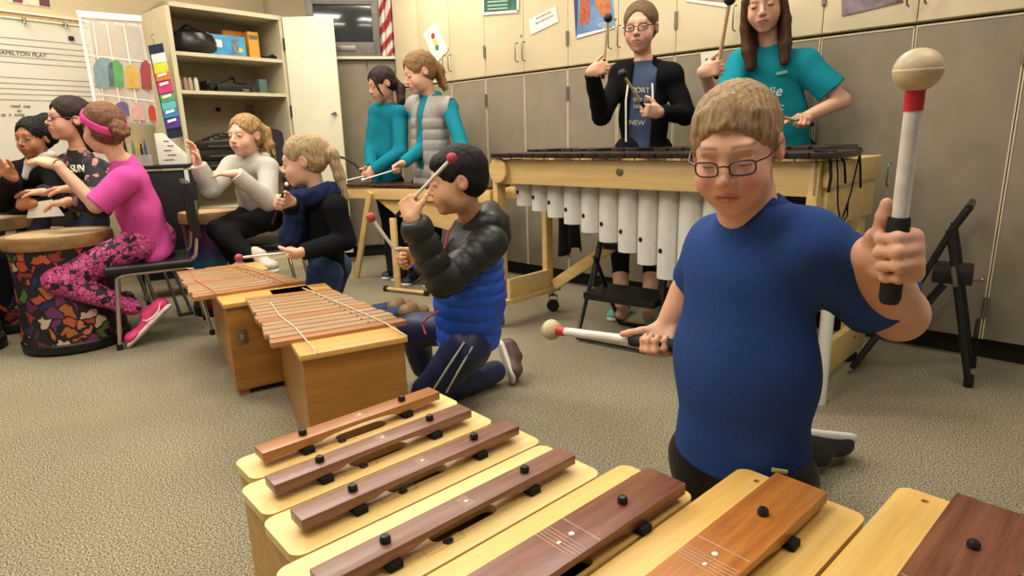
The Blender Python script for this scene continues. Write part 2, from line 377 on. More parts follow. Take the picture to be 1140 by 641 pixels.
# flat papers on the cupboard doors
def quad_paper(name, P4, m, label, cat, out=.004, parent=None):
    pts = [wpix(px, py, out) for px, py in P4]
    n = V(-WN[0], -WN[1], 0) * .0015
    mb = MB().hexa([p for p in pts], [p + n for p in pts])
    o = mb.build(name, m, parent)
    if label: tag(o, label, cat)
    return o
def paper_thing(name, P4, m, label, cat, out=.004):
    pts = [wpix(px, py, out) for px, py in P4]; c = sum(pts) / 4; c[2] = min(p[2] for p in pts)
    t = thing(name, label, cat, c); n = V(-WN[0], -WN[1], 0) * .0015
    MB().hexa(pts, [p + n for p in pts]).build('sheet', m, t); return t
def on_paper(t, px, py, shape, m, name, out=.0075, R=None):
    c = wpix(px, py, out)
    return c
t = paper_thing('traffic_light_sheet', [(471, 38), (486, 24), (499, 56), (485, 71)], M['white'], 'white sheet with red yellow and green lights pinned askew on cream door', 'poster')
for px, py, c in ((482, 40, '#b23a34'), (484.5, 46.5, '#e4cc3c'), (486.5, 53, '#4f8a4a')):
    MB().lathe(wpix(px, py, .0065), [(0, -.001), (.022, -.001), (.022, .001), (0, .001)], 20, zto(V(-WN[0], -WN[1], 0))).build('light_dot', mat('dot' + c, c, .7), t)
t = paper_thing('green_notice', [(539, -28), (577, -32), (576, 11), (539, 14)], mat('dark_green_notice', '#3d6a58', .4, var=.25, scale=14), 'dark green printed notice in a white frame on a cream door', 'poster')
mb = MB()
for P in ([(537.5, 14), (577.5, 11), (577.5, 14), (537.5, 17)], [(536.5, -28), (539, -28), (539, 15), (537, 15.5)], [(576, -32), (578.5, -32), (577.6, 13), (575.6, 13)]):
    q = [wpix(a, b, .0055) for a, b in P]; mb.hexa(q, [p + V(-WN[0], -WN[1], 0) * .003 for p in q])
mb.build('frame', M['white'], t)
mb = MB()
for yy in (-14, -8, -3, 1, 5.2, 9):
    q = [wpix(a, b, .006) for a, b in ((543, yy + .6), (565, yy - .9), (565, yy + .6), (543, yy + 2.1))]; mb.hexa(q, [p + V(-WN[0], -WN[1], 0) * .0008 for p in q])
mb.build('printed_line', mat('pale_print', '#a9c4b2', .6), t)
t = paper_thing('paper_strip', [(589, 21.5), (619, 7), (622, 24), (591, 39)], M['white'], 'white paper strip with two printed lines taped askew between green notice and blue poster', 'sign')
c0 = wpix(605, 19.5, .007); xx = unit(wpix(619, 12.5, 0) - wpix(592, 25.5, 0)); zz = V(-WN[0], -WN[1], 0); Rp = np.stack([xx, np.cross(zz, xx), zz], 1)
mb = MB()
for dz, ws in ((.014, (.02, .012, .026, .016, .03)), (-.014, (.03, .014, .02, .028, .012, .022))):
    x0 = -sum(ws) / 2 - .004 * len(ws) / 2
    for w_ in ws: mb.box(c0 + Rp[:, 0] * (x0 + w_ / 2) + Rp[:, 1] * dz, (w_, .009, .0008), Rp); x0 += w_ + .006
mb.build('printed_line', mat('grey_print', '#a39d95', .7), t)
t = paper_thing('picture_poster', [(638, -20), (679, -30), (684.5, 31), (641.5, 43.5)], mat('sky_blue_print', '#7fa9cf', .4, col2='#4d6fa5', scale=7), 'blue picture poster with orange animals pinned beside the girl in black hoodie', 'poster')
n3 = V(-WN[0], -WN[1], 0)
def blob2(pts, m, nm, out=.0062):
    q = [wpix(a, b, out) for a, b in pts]; MB().hexa(q, [p + n3 * .0012 for p in q]).build(nm, m, t)
orange = mat('orange_print', '#c9683a', .5, col2='#9c3d28', scale=40); ob2 = mat('orange_fur_print', '#cf8a55', .5, col2='#b0552c', scale=30)
blob2([(646, -4), (651, -6), (656, 2), (657, 12), (655.5, 26), (651.5, 27), (650.5, 20), (648.5, 29), (646, 29), (645, 20), (646, 8)], orange, 'picture')
blob2([(662, -10), (672, -14), (678, -2), (680, 10), (676, 20), (670, 18), (665, 12), (662, 2)], ob2, 'picture')
blob2([(638, -18), (644, -20), (643, 22), (641, 41)], mat('deep_blue_print', '#34406f', .5), 'picture', .0058)
blob2([(643, 39), (684, 29), (684, 31), (642, 43)], M['white'], 'picture', .0061)
blob2([(664, 27), (680, 22), (682, 30), (668, 32)], mat('pale_print2', '#a9c1d6', .5, col2='#5b7286', scale=40), 'picture', .0059)
t = paper_thing('framed_poster', [(764, -20), (812, -26), (811, 8.5), (764, 1.5)], M['white'], 'pale bordered poster low edge above the mallet of the girl in teal t-shirt', 'poster')
blob2([(766.5, -18), (809, -24), (808.5, 3), (766.5, -1)], mat('maroon_print', '#7b4a3c', .4, col2='#b08a70', scale=16), 'picture', .006)
t = paper_thing('framed_poster', [(937, -14), (1004, -24), (1005, 2), (937, 18)], mat('dark_mottled_print', '#5c3a35', .3, col2='#9a8c94', scale=14), 'dark mottled poster on the cream door above right of the teal t-shirt', 'poster')
t = paper_thing('name_tag', [(780, 59.5), (802, 55.5), (802.5, 71), (781, 73)], M['white'], 'small white label on the grey cupboard beside the mallet hand of girl in teal t-shirt', 'sign')
blob2([(785.5, 65.2), (797, 63.6), (797, 66.8), (785.5, 68.2)], mat('dark_print', '#4a4744', .7), 'printed_line', .0062)

# ------------------------------------------------------------ corner alcove: shelf, television, flag, cupboard beneath
ct = thing('corner_cupboard', 'grey-brown cupboard below the television with a pale shelf top', 'cupboard', Bk(.55, -.3, 0))
MB().box(Bk(.33, -.36, .88), (.70, .6, 1.56), RBx).build('carcass', M['cream_edge'], ct)
MB().box(Bk(.33, -.37, .05), (.70, .56, .1), RBx).build('toe_kick', M['toe'], ct)
for i, (s0, s1) in enumerate(((.0, .24), (.24, .67))):
    d = MB().box(Bk((s0 + s1) / 2, -.045, .88), (s1 - s0 - .012, .02, 1.54), RBx).build('door', M['fabric_wall'], ct)
    hh = s1 - .03 if i != 2 else s0 + .03
    MB().tube([Bk(hh, -.035, .84), Bk(hh, .0, .845), Bk(hh, .0, .955), Bk(hh, -.035, .96)], .0045, 8).build('handle', M['steel'], d)
MB().box(Bk(.33, -.33, 1.668), (.72, .66, .022), RBx, bev=.002).build('shelf_top', M['door'], ct)
tv = thing('television', 'big old grey tube television on the corner shelf', 'television', Bk(.5, -.25, 1.68))
def tvp(px, py, out=-.03): return vert(px, py, (Bk(0, out))[:2], BD)
pL, pR, pB = tvp(342, 30)[:2], tvp(422, 30)[:2], tvp(400, 60)[2]
tvw = np.linalg.norm(pL - pR); tc_ = (pL + pR) / 2; tz0 = 1.682; tz1 = tz0 + tvw * .8
RT = RBx.copy(); cen = V(tc_[0], tc_[1], (tz0 + tz1) / 2)
def tl(x, y, z): return cen + RT[:, 0] * x + V(BN[0], BN[1], 0) * y + V(0, 0, z)
hw, hh_ = tvw / 2, (tz1 - tz0) / 2
mb = MB(); bw = .055
mb.box(tl(hw - bw / 2, .02, 0), (bw, .05, hh_ * 2), RT, bev=.008); mb.box(tl(-hw + bw / 2, .02, 0), (bw, .05, hh_ * 2), RT, bev=.008)
mb.box(tl(0, .02, hh_ - .03), (hw * 2 - bw, .05, .06), RT, bev=.006); mb.box(tl(0, .02, -hh_ + .055), (hw * 2 - bw, .05, .11), RT, bev=.006)
mb.build('bezel', mat('grey_tv_plastic', '#6d675f', .45), tv)
MB().box(tl(0, .025, .025), (hw * 2 - bw * 1.6, .03, hh_ * 2 - .15), RT, bev=.01).build('screen', mat('dark_glass_screen', '#2c2f2d', .12, spec=.8, coat=.6), tv)
MB().hexa([tl(a * hw * .97, .05, b * hh_ * .97) for a, b in ((-1, -1), (1, -1), (1, 1), (-1, 1))], [tl(a * hw * .55, .42, b * hh_ * .55) for a, b in ((-1, -1), (1, -1), (1, 1), (-1, 1))]).build('back_shell', M['black'], tv)
MB().box(tl(0, -.007, -hh_ + .06), (.16, .006, .045), RT, bev=.002).build('badge_panel', M['steel'], tv)
# flag hanging in folds at the alcove side
fm, fnt, fb = new_mat('red_and_white_stripes'); NN, LL = fnt.nodes, fnt.links
att = NN.new('ShaderNodeAttribute'); att.attribute_name = 'Col'; LL.new(att.outputs['Color'], fb.inputs['Base Color']); fb.inputs['Roughness'].default_value = .8
me = bpy.data.meshes.new('hanging_flag'); fv, ff, fc = [], [], []
nu, nv = 22, 60; f0 = tvp(431, 30, -.06); zt_, zb_ = 2.35, 1.685
for j in range(nv + 1):
    for i in range(nu + 1):
        u, v = i / nu, j / nv; wd = .10 + .035 * v
        p = V(f0[0], f0[1], zt_ + (zb_ - zt_) * v) + RT[:, 0] * ((u - .5) * wd) * -1 + V(BN[0], BN[1], 0) * (.02 * math.sin(u * 13 + v * 2))
        fv.append(tuple(p))
        st = int(math.floor((v * 9 + u * 2.6 * (1 + .25 * math.sin(7 * v))) )) % 2
        fc.append(lin('#a3332c') if st == 0 else lin('#e0d6c6'))
for j in range(nv):
    for i in range(nu): a = j * (nu + 1) + i; ff.append((a, a + 1, a + nu + 2, a + nu + 1))
me.from_pydata([tuple(np.array(p) - np.array([f0[0], f0[1], zb_])) for p in fv], [], ff); me.materials.append(fm)
ca = me.color_attributes.new('Col', 'FLOAT_COLOR', 'POINT'); ca.data.foreach_set('color', np.array(fc, dtype=np.float32).ravel())
me.polygons.foreach_set('use_smooth', [True] * len(me.polygons))
fo = bpy.data.objects.new('hanging_flag', me); COL.objects.link(fo); fo.location = (f0[0], f0[1], zb_); md = fo.modifiers.new('thickness', 'SOLIDIFY'); md.thickness = .003
tag(fo, 'red and white striped flag hanging furled beside the television', 'flag')

# ------------------------------------------------------------ whiteboard wall
wb = thing('whiteboard', 'wide whiteboard ruled with music staves behind the drumming girls', 'whiteboard', Lw(-.8, 0, .9))
rl, rr_ = lpix(-60, 5), lpix(92, 25); zr = 1.848
sL, sR = (rl[:2] - LP) @ LD, (rr_[:2] - LP) @ LD
sL -= .6; sR += .02
MB().box(Lw((sL + sR) / 2, .008, 1.385), (sR - sL, .016, .93), RL).build('panel', M['board'], wb)
mb = MB(); mb.box(Lw((sL + sR) / 2, .014, zr + .008), (sR - sL, .028, .014), RL); mb.box(Lw((sL + sR) / 2, .014, zr - .03), (sR - sL, .024, .01), RL); mb.box(Lw((sL + sR) / 2, .01, .91), (sR - sL, .05, .02), RL); mb.box(Lw(sL, .012, 1.38), (.012, .024, .96), RL); mb.box(Lw(sR, .012, 1.38), (.012, .024, .96), RL)
mb.build('frame', M['door'], wb)
MB().box(Lw((sL + sR) / 2, .011, zr - .012), (sR - sL, .016, .034), RL).build('cork_strip', mat('tan_cork', '#b99b76', .9), wb)
mb = MB()
for py0 in (41, 48.5, 55, 62, 68.5, 85.5, 92, 98, 104, 110.5):
    z_ = lpix(0, py0, .017)[2]; mb.box(Lw((sL + sR) / 2, .0175, z_), (sR - sL - .02, .0015, .0035), RL)
mb.build('staff_line', mat('grey_staff_ink', '#8b8372', .7), wb)
RLt = np.stack([V(LD[0], LD[1], 0), V(0, 0, 1), V(-LN[0], -LN[1], 0)], 1)
if np.linalg.det(RLt) < 0: RLt[:, 2] *= -1
text_obj('handwriting', 'HAMILTON PLAY', .036, RLt, lpix(24, 60, .019), M['ink'], wb, .0006, shear=.15)
text_obj('handwriting', 'read  me', .03, RLt, lpix(22, 118, .019), M['ink'], wb, .0006, shear=.3)
text_obj('handwriting', 'to', .028, RLt, lpix(21, 123, .019), M['ink'], wb, .0006, shear=.3)
text_obj('handwriting', 'as  a  song', .03, RLt, lpix(14, 127.5, .019), M['ink'], wb, .0006, shear=.3)
MB().box(lpix(79.5, 42.5, .026), (.032, .014, .026), RL, bev=.003).build('black_magnet', M['black'], wb)
for i, (px, py) in enumerate(((27, 22), (73, 27))):
    t = tag(MB().box(lpix(px, py, .036), (.02, .02, .03), RL, bev=.004).tube([lpix(px, py + 1, .045), lpix(px, py + 4, .048), lpix(px + 1, py + 5, .04)], .003, 8).build('map_hook', M['steel']), ['small hook on the whiteboard rail near the photo edge', 'small hook on the whiteboard rail nearest the clear pocket chart'][i], 'hook')
t = thing('wall_banner', 'purple and cream banner strip high above the whiteboard', 'banner', lpix(30, 5, .004))
q = [lpix(*p, .002) for p in ((2, -12), (58, -4), (57, 9.5), (10, 2.5))]
MB().hexa(q, [p + V(-LN[0], -LN[1], 0) * -0 + RLt[:, 2] * .002 for p in q]).build('sheet', mat('pale_banner', '#d8c9b0', .7), t)
for P in ([(13, -8), (26, -6), (25, 3.5), (14, 1.8)], [(43, -4), (55, -2), (56, 8), (44, 6)]):
    q = [lpix(a, b, .005) for a, b in P]; MB().hexa(q, [p + RLt[:, 2] * .001 for p in q]).build('purple_block', mat('purple_print', '#6b3a46', .6), t)

# ------------------------------------------------------------ tall bookcase with an open door
BA, BB = on(182, 0, 1.95), on(313.5, 18, 1.95); BA, BB = BA[:2], BB[:2]
CD = unit(BB - BA); CN = V(-CD[1], CD[0]); CWD = np.linalg.norm(BB - BA)
RC = np.stack([V(CD[0], CD[1], 0), V(CN[0], CN[1], 0), V(0, 0, 1)], 1)
def Bc(s, back=0.0, z=0.0):
    p = BA + CD * s + CN * back; return V(p[0], p[1], z)
def bpix(px, py, back=0.0):
    p = BA + CN * back; return vert(px, py, p, CD)
z1_ = bpix(250, 61)[2]; z2_ = bpix(258, 102)[2]; z3_ = bpix(240, 190)[2]
bc = thing('tall_cupboard', 'tall putty-coloured open cupboard with cluttered shelves behind the seated girl in grey', 'cupboard', Bc(CWD / 2, .22, 0))
DEP = .46
mb = MB(); mb.box(Bc(.015, DEP / 2, .975), (.03, DEP, 1.95), RC); mb.box(Bc(CWD - .015, DEP / 2, .975), (.03, DEP, 1.95), RC)
mb.box(Bc(CWD / 2, DEP / 2, 1.935), (CWD, DEP, .03), RC); mb.box(Bc(CWD / 2, DEP / 2, .05), (CWD, DEP, .1), RC); mb.build('carcass', M['shelf'], bc)
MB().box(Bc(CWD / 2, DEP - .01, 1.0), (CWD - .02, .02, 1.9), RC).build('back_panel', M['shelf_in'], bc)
for z in (z1_, z2_, z3_, .55):
    MB().box(Bc(CWD / 2, DEP / 2 - .01, z - .012), (CWD - .06, DEP - .03, .024), RC).build('shelf', M['shelf'], bc)
dd = unit(V(1, .03)); RD = np.stack([V(dd[0], dd[1], 0), V(-dd[1], dd[0], 0), V(0, 0, 1)], 1); dw = .385
def Dr(s, o, z): p = BB + dd * (s + .008) + V(-dd[1], dd[0]) * o; return V(p[0], p[1], z)
d = MB().box(Dr(dw / 2, -.012, 1.02), (dw, .022, 1.84), RD, bev=.003).build('door', M['door'], bc)
MB().tube([Dr(dw - .045, -.024, 1.22), Dr(dw - .045, -.05, 1.22)], .012, 12).tube([Dr(dw - .045, -.05, 1.225), Dr(dw - .075, -.05, 1.21)], .007, 10).build('handle', M['steel'], d)
for z in (1.7, 1.2, .4): MB().tube([Dr(-.004, -.02, z), Dr(-.004, -.02, z + .09)], .008, 8).build('hinge', M['blackmetal'], bc)
MB().box(bpix(278, 122, DEP - .03), (.07, .01, .075), RC, bev=.004).build('outlet_plate', M['steel'], bc)
MB().box(bpix(243, 122, DEP - .03), (.03, .02, .03), RC, bev=.003).build('cable_grommet', M['black'], bc)

def sit(px, z, back, name='', bpx=None):
    """point on a shelf at height z under the bearing column px"""
    p0 = bpix(px, 60, back); s = (p0[:2] - BA) @ CD
    for _ in range(4):
        q = Bc(s, back, z); c = CAM_R.T @ (q - V(0, 0, CAM_H)); ppx = CX + F_PX * c[0] / -c[2]; s += (px - ppx) * .0085 * .8
    return Bc(s, back, z)
c = sit(215, z1_, .16)
tag(MB().lathe(c + V(0, 0, .085), [(0, -.085), (.12, -.083), (.165, -.05), (.17, 0), (.15, .05), (.08, .082), (0, .088)], 28).tube([c + V(-.06, -.03, .165), c + V(0, -.04, .2), c + V(.07, -.02, .165)], .009, 8).build('cymbal_bag', mat('glossy_black_bag', '#15130f', .3, bump=.3, bscale=30)), 'rounded shiny black bag on the top shelf of the tall cupboard', 'bag')
def picbox(name, c, sz, m, lab, cat, extra=None, rz=0.0):
    t = thing(name, lab, cat, c); Rr = RC @ np.array([[math.cos(rz), -math.sin(rz), 0], [math.sin(rz), math.cos(rz), 0], [0, 0, 1]])
    MB().box(c + V(0, 0, sz[2] / 2), sz, Rr, bev=.003).build('carton', m, t)
    if extra:
        for (x, z, w, h, mm, nm) in extra: MB().box(c + Rr @ V(x, -sz[1] / 2 - .001, z), (w, .002, h), Rr).build(nm, mm, t)
    return t
picbox('toy_box', sit(254, z1_, .09), (.265, .05, .145), mat('bright_blue_card', '#4796c4', .4, var=.15, scale=12), 'bright blue printed carton leaning at the front of the top shelf', 'box',
       [(-.075, .085, .055, .05, M['white'], 'label'), (.05, .07, .05, .11, mat('grey_picture', '#8c8f8d', .5, col2='#3f5468', scale=50), 'picture'), (.09, .05, .03, .03, mat('yellow_mark', '#d8c45a', .5), 'label')])
picbox('game_box', sit(263, z1_, .24), (.20, .08, .205), mat('orange_card', '#dd9434', .4, var=.1), 'orange carton standing behind the blue carton', 'box', [(-.02, .14, .12, .025, mat('brown_print', '#6d4a2a', .5), 'label')])
picbox('game_box', sit(281, z1_, .17), (.085, .1, .20), mat('amber_card', '#e2a23a', .4, var=.1), 'tall amber carton right of the orange one with a brown top', 'box', [(0, .16, .07, .03, mat('brown_print2', '#7d6a50', .5), 'label')])
c = sit(230, z1_, .2); mb = MB()
for k in range(9): mb.ball(c + V(random.uniform(-.04, .04), random.uniform(-.03, .03), .1 + random.uniform(0, .06)), random.uniform(.014, .024), seg=10)
mb.tube([c, c + V(0, 0, .11)], .035, 14); tag(mb.build('artificial_flowers', mat('green_and_pink_petals', '#5d8a4a', .7, col2='#c98a7a', scale=30)), 'small bunch of green and pink craft flowers beside the black bag', 'decoration')
c = sit(298, z1_, .14); tag(MB().tube([c + V(-.09, 0, .015), c + V(-.05, .03, .03), c + V(0, 0, .02), c + V(.03, .04, .045), c + V(.07, 0, .02), c + V(.02, -.03, .015), c + V(-.05, -.02, .012), c + V(-.08, .02, .02)], .012, 8).build('coiled_cable', M['black']), 'black coiled cable at the right of the top shelf', 'cable')
for i, px in enumerate((201, 207.5, 213, 219.5)):
    c = sit(px, z2_, .11); tag(MB().lathe(c, [(0, 0), (.014, 0), (.0155, .005), (.0155, .075), (.011, .083), (.011, .095), (0, .096)], 14).build('lotion_bottle', mat('dusty_pink_plastic%d' % i, ('#a58376', '#a07f74', '#b49888', '#c9c2ac')[i], .5)),
        ['leftmost dusty pink tube on the middle shelf', 'second dusty pink tube from the left on the middle shelf', 'third tube from the left, pale pink, on the middle shelf', 'cream tube, rightmost of the four on the middle shelf'][i], 'bottle', 'row of tubes on the middle shelf')
c = sit(231, z2_, .15); tag(MB().box(c + V(0, 0, .04), (.05, .12, .08), RC, bev=.01).tube([c + V(0, 0, .045), c + RC @ V(0, -.09, .045)], .022, 16).build('video_camera', M['black']), 'small black camera on the middle shelf next to the tubes', 'camera')
c = sit(257, z2_, .16); t = thing('tape_deck', 'flat black electronic unit with a cable lying on top, middle shelf', 'electronics', c)
MB().box(c + V(0, 0, .03), (.27, .16, .06), RC, bev=.006).build('case', M['black'], t); MB().box(c + RC @ V(.08, -.083, .02), (.05, .006, .018), RC).build('display', M['steel'], t)
MB().tube([c + RC @ V(-.1, 0, .066), c + RC @ V(-.02, -.03, .1), c + RC @ V(.05, .03, .12), c + RC @ V(.03, -.02, .075), c + RC @ V(.12, -.02, .07)], .009, 8).build('cable', M['black'], t)
c = sit(292, z2_, .13); tag(MB().box(c + V(0, 0, .055), (.065, .065, .11), RC, bev=.006).build('plastic_jar', mat('smoky_teal_plastic', '#5d7671', .25, alpha=.85)), 'smoky teal see-through jar at the right of the middle shelf', 'jar')
c = sit(250, z3_, .17); t = thing('stereo_stack', 'black stereo units stacked on the lower shelf behind the girl in grey', 'stereo', c)
for k in range(3): MB().box(c + V(0, 0, .035 + k * .07), (.5, .3, .064), RC, bev=.006).build('unit', M['black'], t); MB().box(c + RC @ V(0, -.152, .035 + k * .07), (.34, .005, .012), RC).build('display', M['steel'], t)
for k in range(4): MB().box(c + RC @ V(-.05 + .03 * k, -.02 * k, .225 + k * .011), (.21, .16, .009), RC @ zto(V(.05 * k - .08, .04, 1)), bev=.002).build('disc_case', M['steel'], t)
c = sit(306, z3_, .16); tag(MB().lathe(c + V(0, 0, .15), [(0, -.02), (.14, -.02), (.15, 0), (.14, .02), (0, .02)], 30, zto(RC @ V(-.4, -1, .1))).build('speaker_disc', M['black']), 'round black disc standing at the right of the lower shelf', 'drum pad')
# things hanging on and beside the cupboard's left side
def plane_pt(px, py, P, D): return vert(px, py, P, D)
PCd = unit(V(.93, .36)); PCp = on(85, 12, 1.86)[:2] * 0.86
def pc(px, py, out=0): return vert(px, py, PCp - V(-PCd[1], PCd[0]) * out, PCd)
pch = thing('pocket_chart', 'clear vinyl hanging pocket organiser with coloured discs beside the whiteboard', 'organiser', pc(125, 130))
n_pc = V(PCd[1], -PCd[0], 0)
vin = mat('cloudy_clear_vinyl', '#e4ddd0', .15, alpha=.30, var=.04, scale=12, bump=.4, bscale=14, spec=.8)
def pcs(P4, m, nm, out=.0, th=.0015):
    q = [pc(a, b, out) for a, b in P4]; return MB().hexa(q, [p + n_pc * th for p in q]).build(nm, m, pch)
def wav(x0, y0, x1, y1, x2, y2, x3, y3, n=24, amp=.006):
    g = []
    for j in range(13):
        v = j / 12; row = []
        for i in range(n + 1):
            u = i / n; xa, ya = x0 + (x1 - x0) * u, y0 + (y1 - y0) * u; xb, yb = x3 + (x2 - x3) * u, y3 + (y2 - y3) * u
            p = pc(xa + (xb - xa) * v, ya + (yb - ya) * v) + n_pc * amp * math.sin(u * 25) * (.3 + v); row.append(p)
        g.append(row)
    return g
MB().sheet(wav(87, 18, 157, 23, 178, 140, 108, 134)).build('vinyl_sheet', vin, pch, solid=.001)
pcs([(84.5, 11.5), (157, 17.5), (158, 24), (87, 19)], M['white'], 'top_bar', .004, .006)
pcs([(87, 19), (90, 19), (111, 133), (107, 133)], M['white'], 'side_seam', .004, .003)
discs = [((104, 64, 126, 98), '#7f9698'), ((120, 67, 137, 97), '#5f9a56'), ((139, 72, 154, 99), '#c9a24c'), ((156, 67, 168, 100), '#963f3a'), ((129, 113, 143, 129), '#6c5a88'), ((147, 114, 160, 134), '#cf9f92'), ((165, 117, 173, 135), '#b8402e')]
for (x0, y0, x1, y1), cc in discs:
    sk = .18; P = []
    for k in range(20):
        a = PI * k / 19 if k < 20 else 0; P.append(((x0 + x1) / 2 - (x1 - x0) / 2 * math.cos(a), y0 + (y1 - y0) * .35 - (y1 - y0) * .35 * math.sin(a)))
    P += [(x1 + 1.5, y1), (x0 + 2, y1 - 1)]
    q = [pc(a, b, .010) for a, b in P]; MB().hexa(q, [p + n_pc * .002 for p in q]).build('coloured_card', mat('card' + cc, cc, .5), pch)
for (x0, y0, x1, y1) in ((103, 20, 117, 132), (118, 22, 136, 135), (137, 23, 155, 137)):
    pcs([(x0, y0 + 4), (x0 + 1.2, y0 + 4), (x1 + 1.2, y1), (x1, y1)], M['white'], 'pocket_seam', .007, .001)
pcs([(99, 61), (168, 69), (168, 70.2), (99, 62.2)], M['white'], 'pocket_seam', .007, .001)
pcs([(106, 104), (172, 112), (172, 113.2), (106, 105.2)], M['white'], 'pocket_seam', .007, .001)
# colour card strip hung on the cupboard's side, near its front edge
SP = BA - CD * .03; SD = unit(V(.55, .3))
st = thing('card_pocket_strip', 'black hanging strip of bright coloured cards on the left side of the tall cupboard', 'chart', vert(185, 150, SP, SD))
def sp(px, py, out=0): return vert(px, py, SP - V(-SD[1], SD[0]) * out, SD)
n_sp = V(SD[1], -SD[0], 0)
def sps(P4, m, nm, out=0, th=.002):
    q = [sp(a, b, out) for a, b in P4]; return MB().hexa(q, [p + n_sp * th for p in q]).build(nm, m, st)
sps([(164.5, 51), (181, 48), (204, 152), (187, 155)], mat('navy_cloth', '#23283a', .9), 'backing', 0, .006)
for (y0, y1, cc, lb) in ((60, 71, '#cfd3cf', 0), (70, 81, '#dcc92f', 0), (81, 90, '#d5702c', 1), (91, 104, '#c4336c', 1), (105, 114, '#58a25c', 1), (113, 123, '#5fb4bd', 0), (122, 131, '#2f86ba', 1), (132, 143, '#4e358e', 1)):
    xl = lambda y: 165.5 + (y - 51) * .215
    P = [(xl(y0) + .5, y0 + 1), (xl(y0) + 16, y0 - 2), (xl(y1) + 16, y1 - 2), (xl(y1) + .5, y1 + 1)]
    sps(P, mat('bright' + cc, cc, .55), 'coloured_card', .010, .0015)
    if lb: sps([(P[0][0] + 3, P[0][1] + 1), (P[1][0] - 3, P[1][1] + 1.2), (P[1][0] - 2.5, P[1][1] + 4), (P[0][0] + 3.5, P[0][1] + 4)], M['white'], 'label', .0145, .001)
MB().tube([sp(172, 50, .003), sp(171, 45, .003), sp(168, 41, .003), sp(169.5, 38, .003), sp(172, 39, .003)], .003, 8).build('hook', M['steel'], st)

# ------------------------------------------------------------ black cart with papers left of the tall cupboard
cp = at(168, 184, 4.12); cz = cp[2]; RK = basis(V(.85, .5, 0))
ck = thing('equipment_cart', 'black boxy cart with a white edge behind the pink girl', 'cart', V(cp[0], cp[1], 0))
c0 = V(cp[0], cp[1], 0)
mb = MB(); mb.box(c0 + V(0, .10, cz - .012), (.42, .28, .024), RK, bev=.004); mb.box(c0 + V(0, .11, cz * .55), (.38, .24, cz * .8), RK, bev=.01); mb.build('body', M['black'], ck)
MB().box(c0 + RK @ V(.195, -.03, cz - .09), (.025, .02, .15), RK, bev=.004).build('edge_strip', M['white'], ck)
for sx in (-.15, .15):
    for sy in (0.02, .18): MB().tube([c0 + RK @ V(sx - .012, sy, .03), c0 + RK @ V(sx + .012, sy, .03)], .03, 16).tube([c0 + RK @ V(sx, sy, .03), c0 + RK @ V(sx, sy, cz * .2)], .01, 8).build('caster', M['blackmetal'], ck)
t = thing('document_box', 'white printed paper box standing on the black cart', 'box', c0 + RK @ V(.12, .08, cz))
bo = c0 + RK @ V(.12, .08, cz)
pr = [(0, 0), (.17, 0), (.17, .06), (.05, .2), (0, .2)]
Rz = np.stack([RK[:, 0], V(0, 0, 1), -RK[:, 1]], 1)
MB().prism([(x - .07, y) for x, y in pr], -.06, .06, Rz, bo, bev=.003).build('carton', M['white'], t)
for k in range(5): MB().box(bo + RK @ V(-.01 + .02 * (k % 2), -.0615, .03 + .03 * k), (.06 - .008 * k, .001, .006), RK).build('printed_line', M['ink'], t)
t = thing('marker_caddy', 'see-through bin of markers and bottles on the black cart', 'caddy', c0 + RK @ V(-.09, .02, cz))
bo = c0 + RK @ V(-.09, .02, cz)
mb = MB()
for w_, d_, x_, y_ in ((.2, .004, 0, -.06), (.2, .004, 0, .06), (.004, .12, -.1, 0), (.004, .12, .1, 0)): mb.box(bo + RK @ V(x_, y_, .035), (w_, d_, .07), RK)
mb.box(bo + V(0, 0, .004), (.2, .12, .006), RK); mb.build('bin', mat('clear_bin', '#cfcac0', .2, alpha=.5), t)
for k, cc in enumerate(('#b8452c', '#c9602f', '#20252c', '#d8cfba', '#6f8a4a', '#c9b34c', '#1b1b1b', '#35507a')):
    p = bo + RK @ V(-.08 + .022 * k, (-.02, .02)[k % 2], .008); r = .016 if k < 2 else .008; h = .13 + .02 * (k % 3)
    tag(MB().lathe(p, [(0, 0), (r, 0), (r, h * .75), (r * .6, h * .85), (r * .6, h), (0, h)], 12).build('marker' if k > 1 else 'squeeze_bottle', mat('pen' + cc, cc, .5)), ['stout red bottle in the marker bin', 'stout orange bottle in the marker bin', 'dark thin marker beside the orange bottle', 'cream marker in the marker bin', 'green marker in the marker bin', 'yellow marker in the marker bin', 'black marker right of the yellow one', 'blue marker at the right end of the bin'][k], 'bottle' if k < 2 else 'marker', 'pens and bottles in the bin')
# ------------------------------------------------------------ low bass bars on their resonator boxes (foreground)
def ring_board(outer, inner, z0, z1):
    """board with a real hole: outer and inner are lists of (x, y)"""
    b = bmesh.new(); vo = [b.verts.new((x, y, z1)) for x, y in outer]; eo = [b.edges.new((vo[i], vo[(i + 1) % len(vo)])) for i in range(len(vo))]
    ei = []
    for ring in inner:
        vi = [b.verts.new((x, y, z1)) for x, y in ring]; ei += [b.edges.new((vi[i], vi[(i + 1) % len(vi)])) for i in range(len(vi))]
    bmesh.ops.triangle_fill(b, edges=eo + ei, use_beauty=True)
    r = bmesh.ops.extrude_face_region(b, geom=b.faces[:]); bmesh.ops.translate(b, vec=(0, 0, z0 - z1), verts=[v for v in r['geom'] if isinstance(v, bmesh.types.BMVert)])
    bmesh.ops.recalc_face_normals(b, faces=b.faces[:])
    m = MB(); m.bm.free(); m.bm = b; return m
BO = V(-.57, 1.147); Ba = unit(V(.747, .665)); Bb = V(Ba[1], -Ba[0])
def bb(a, b, z): p = BO + Ba * a + Bb * b; return V(p[0], p[1], z)
RBB = np.stack([V(Ba[0], Ba[1], 0), V(-Ba[1], Ba[0], 0), V(0, 0, 1)], 1)
def ablocal(p): q = V(p)[:2] - BO; return q @ Ba, q @ Bb
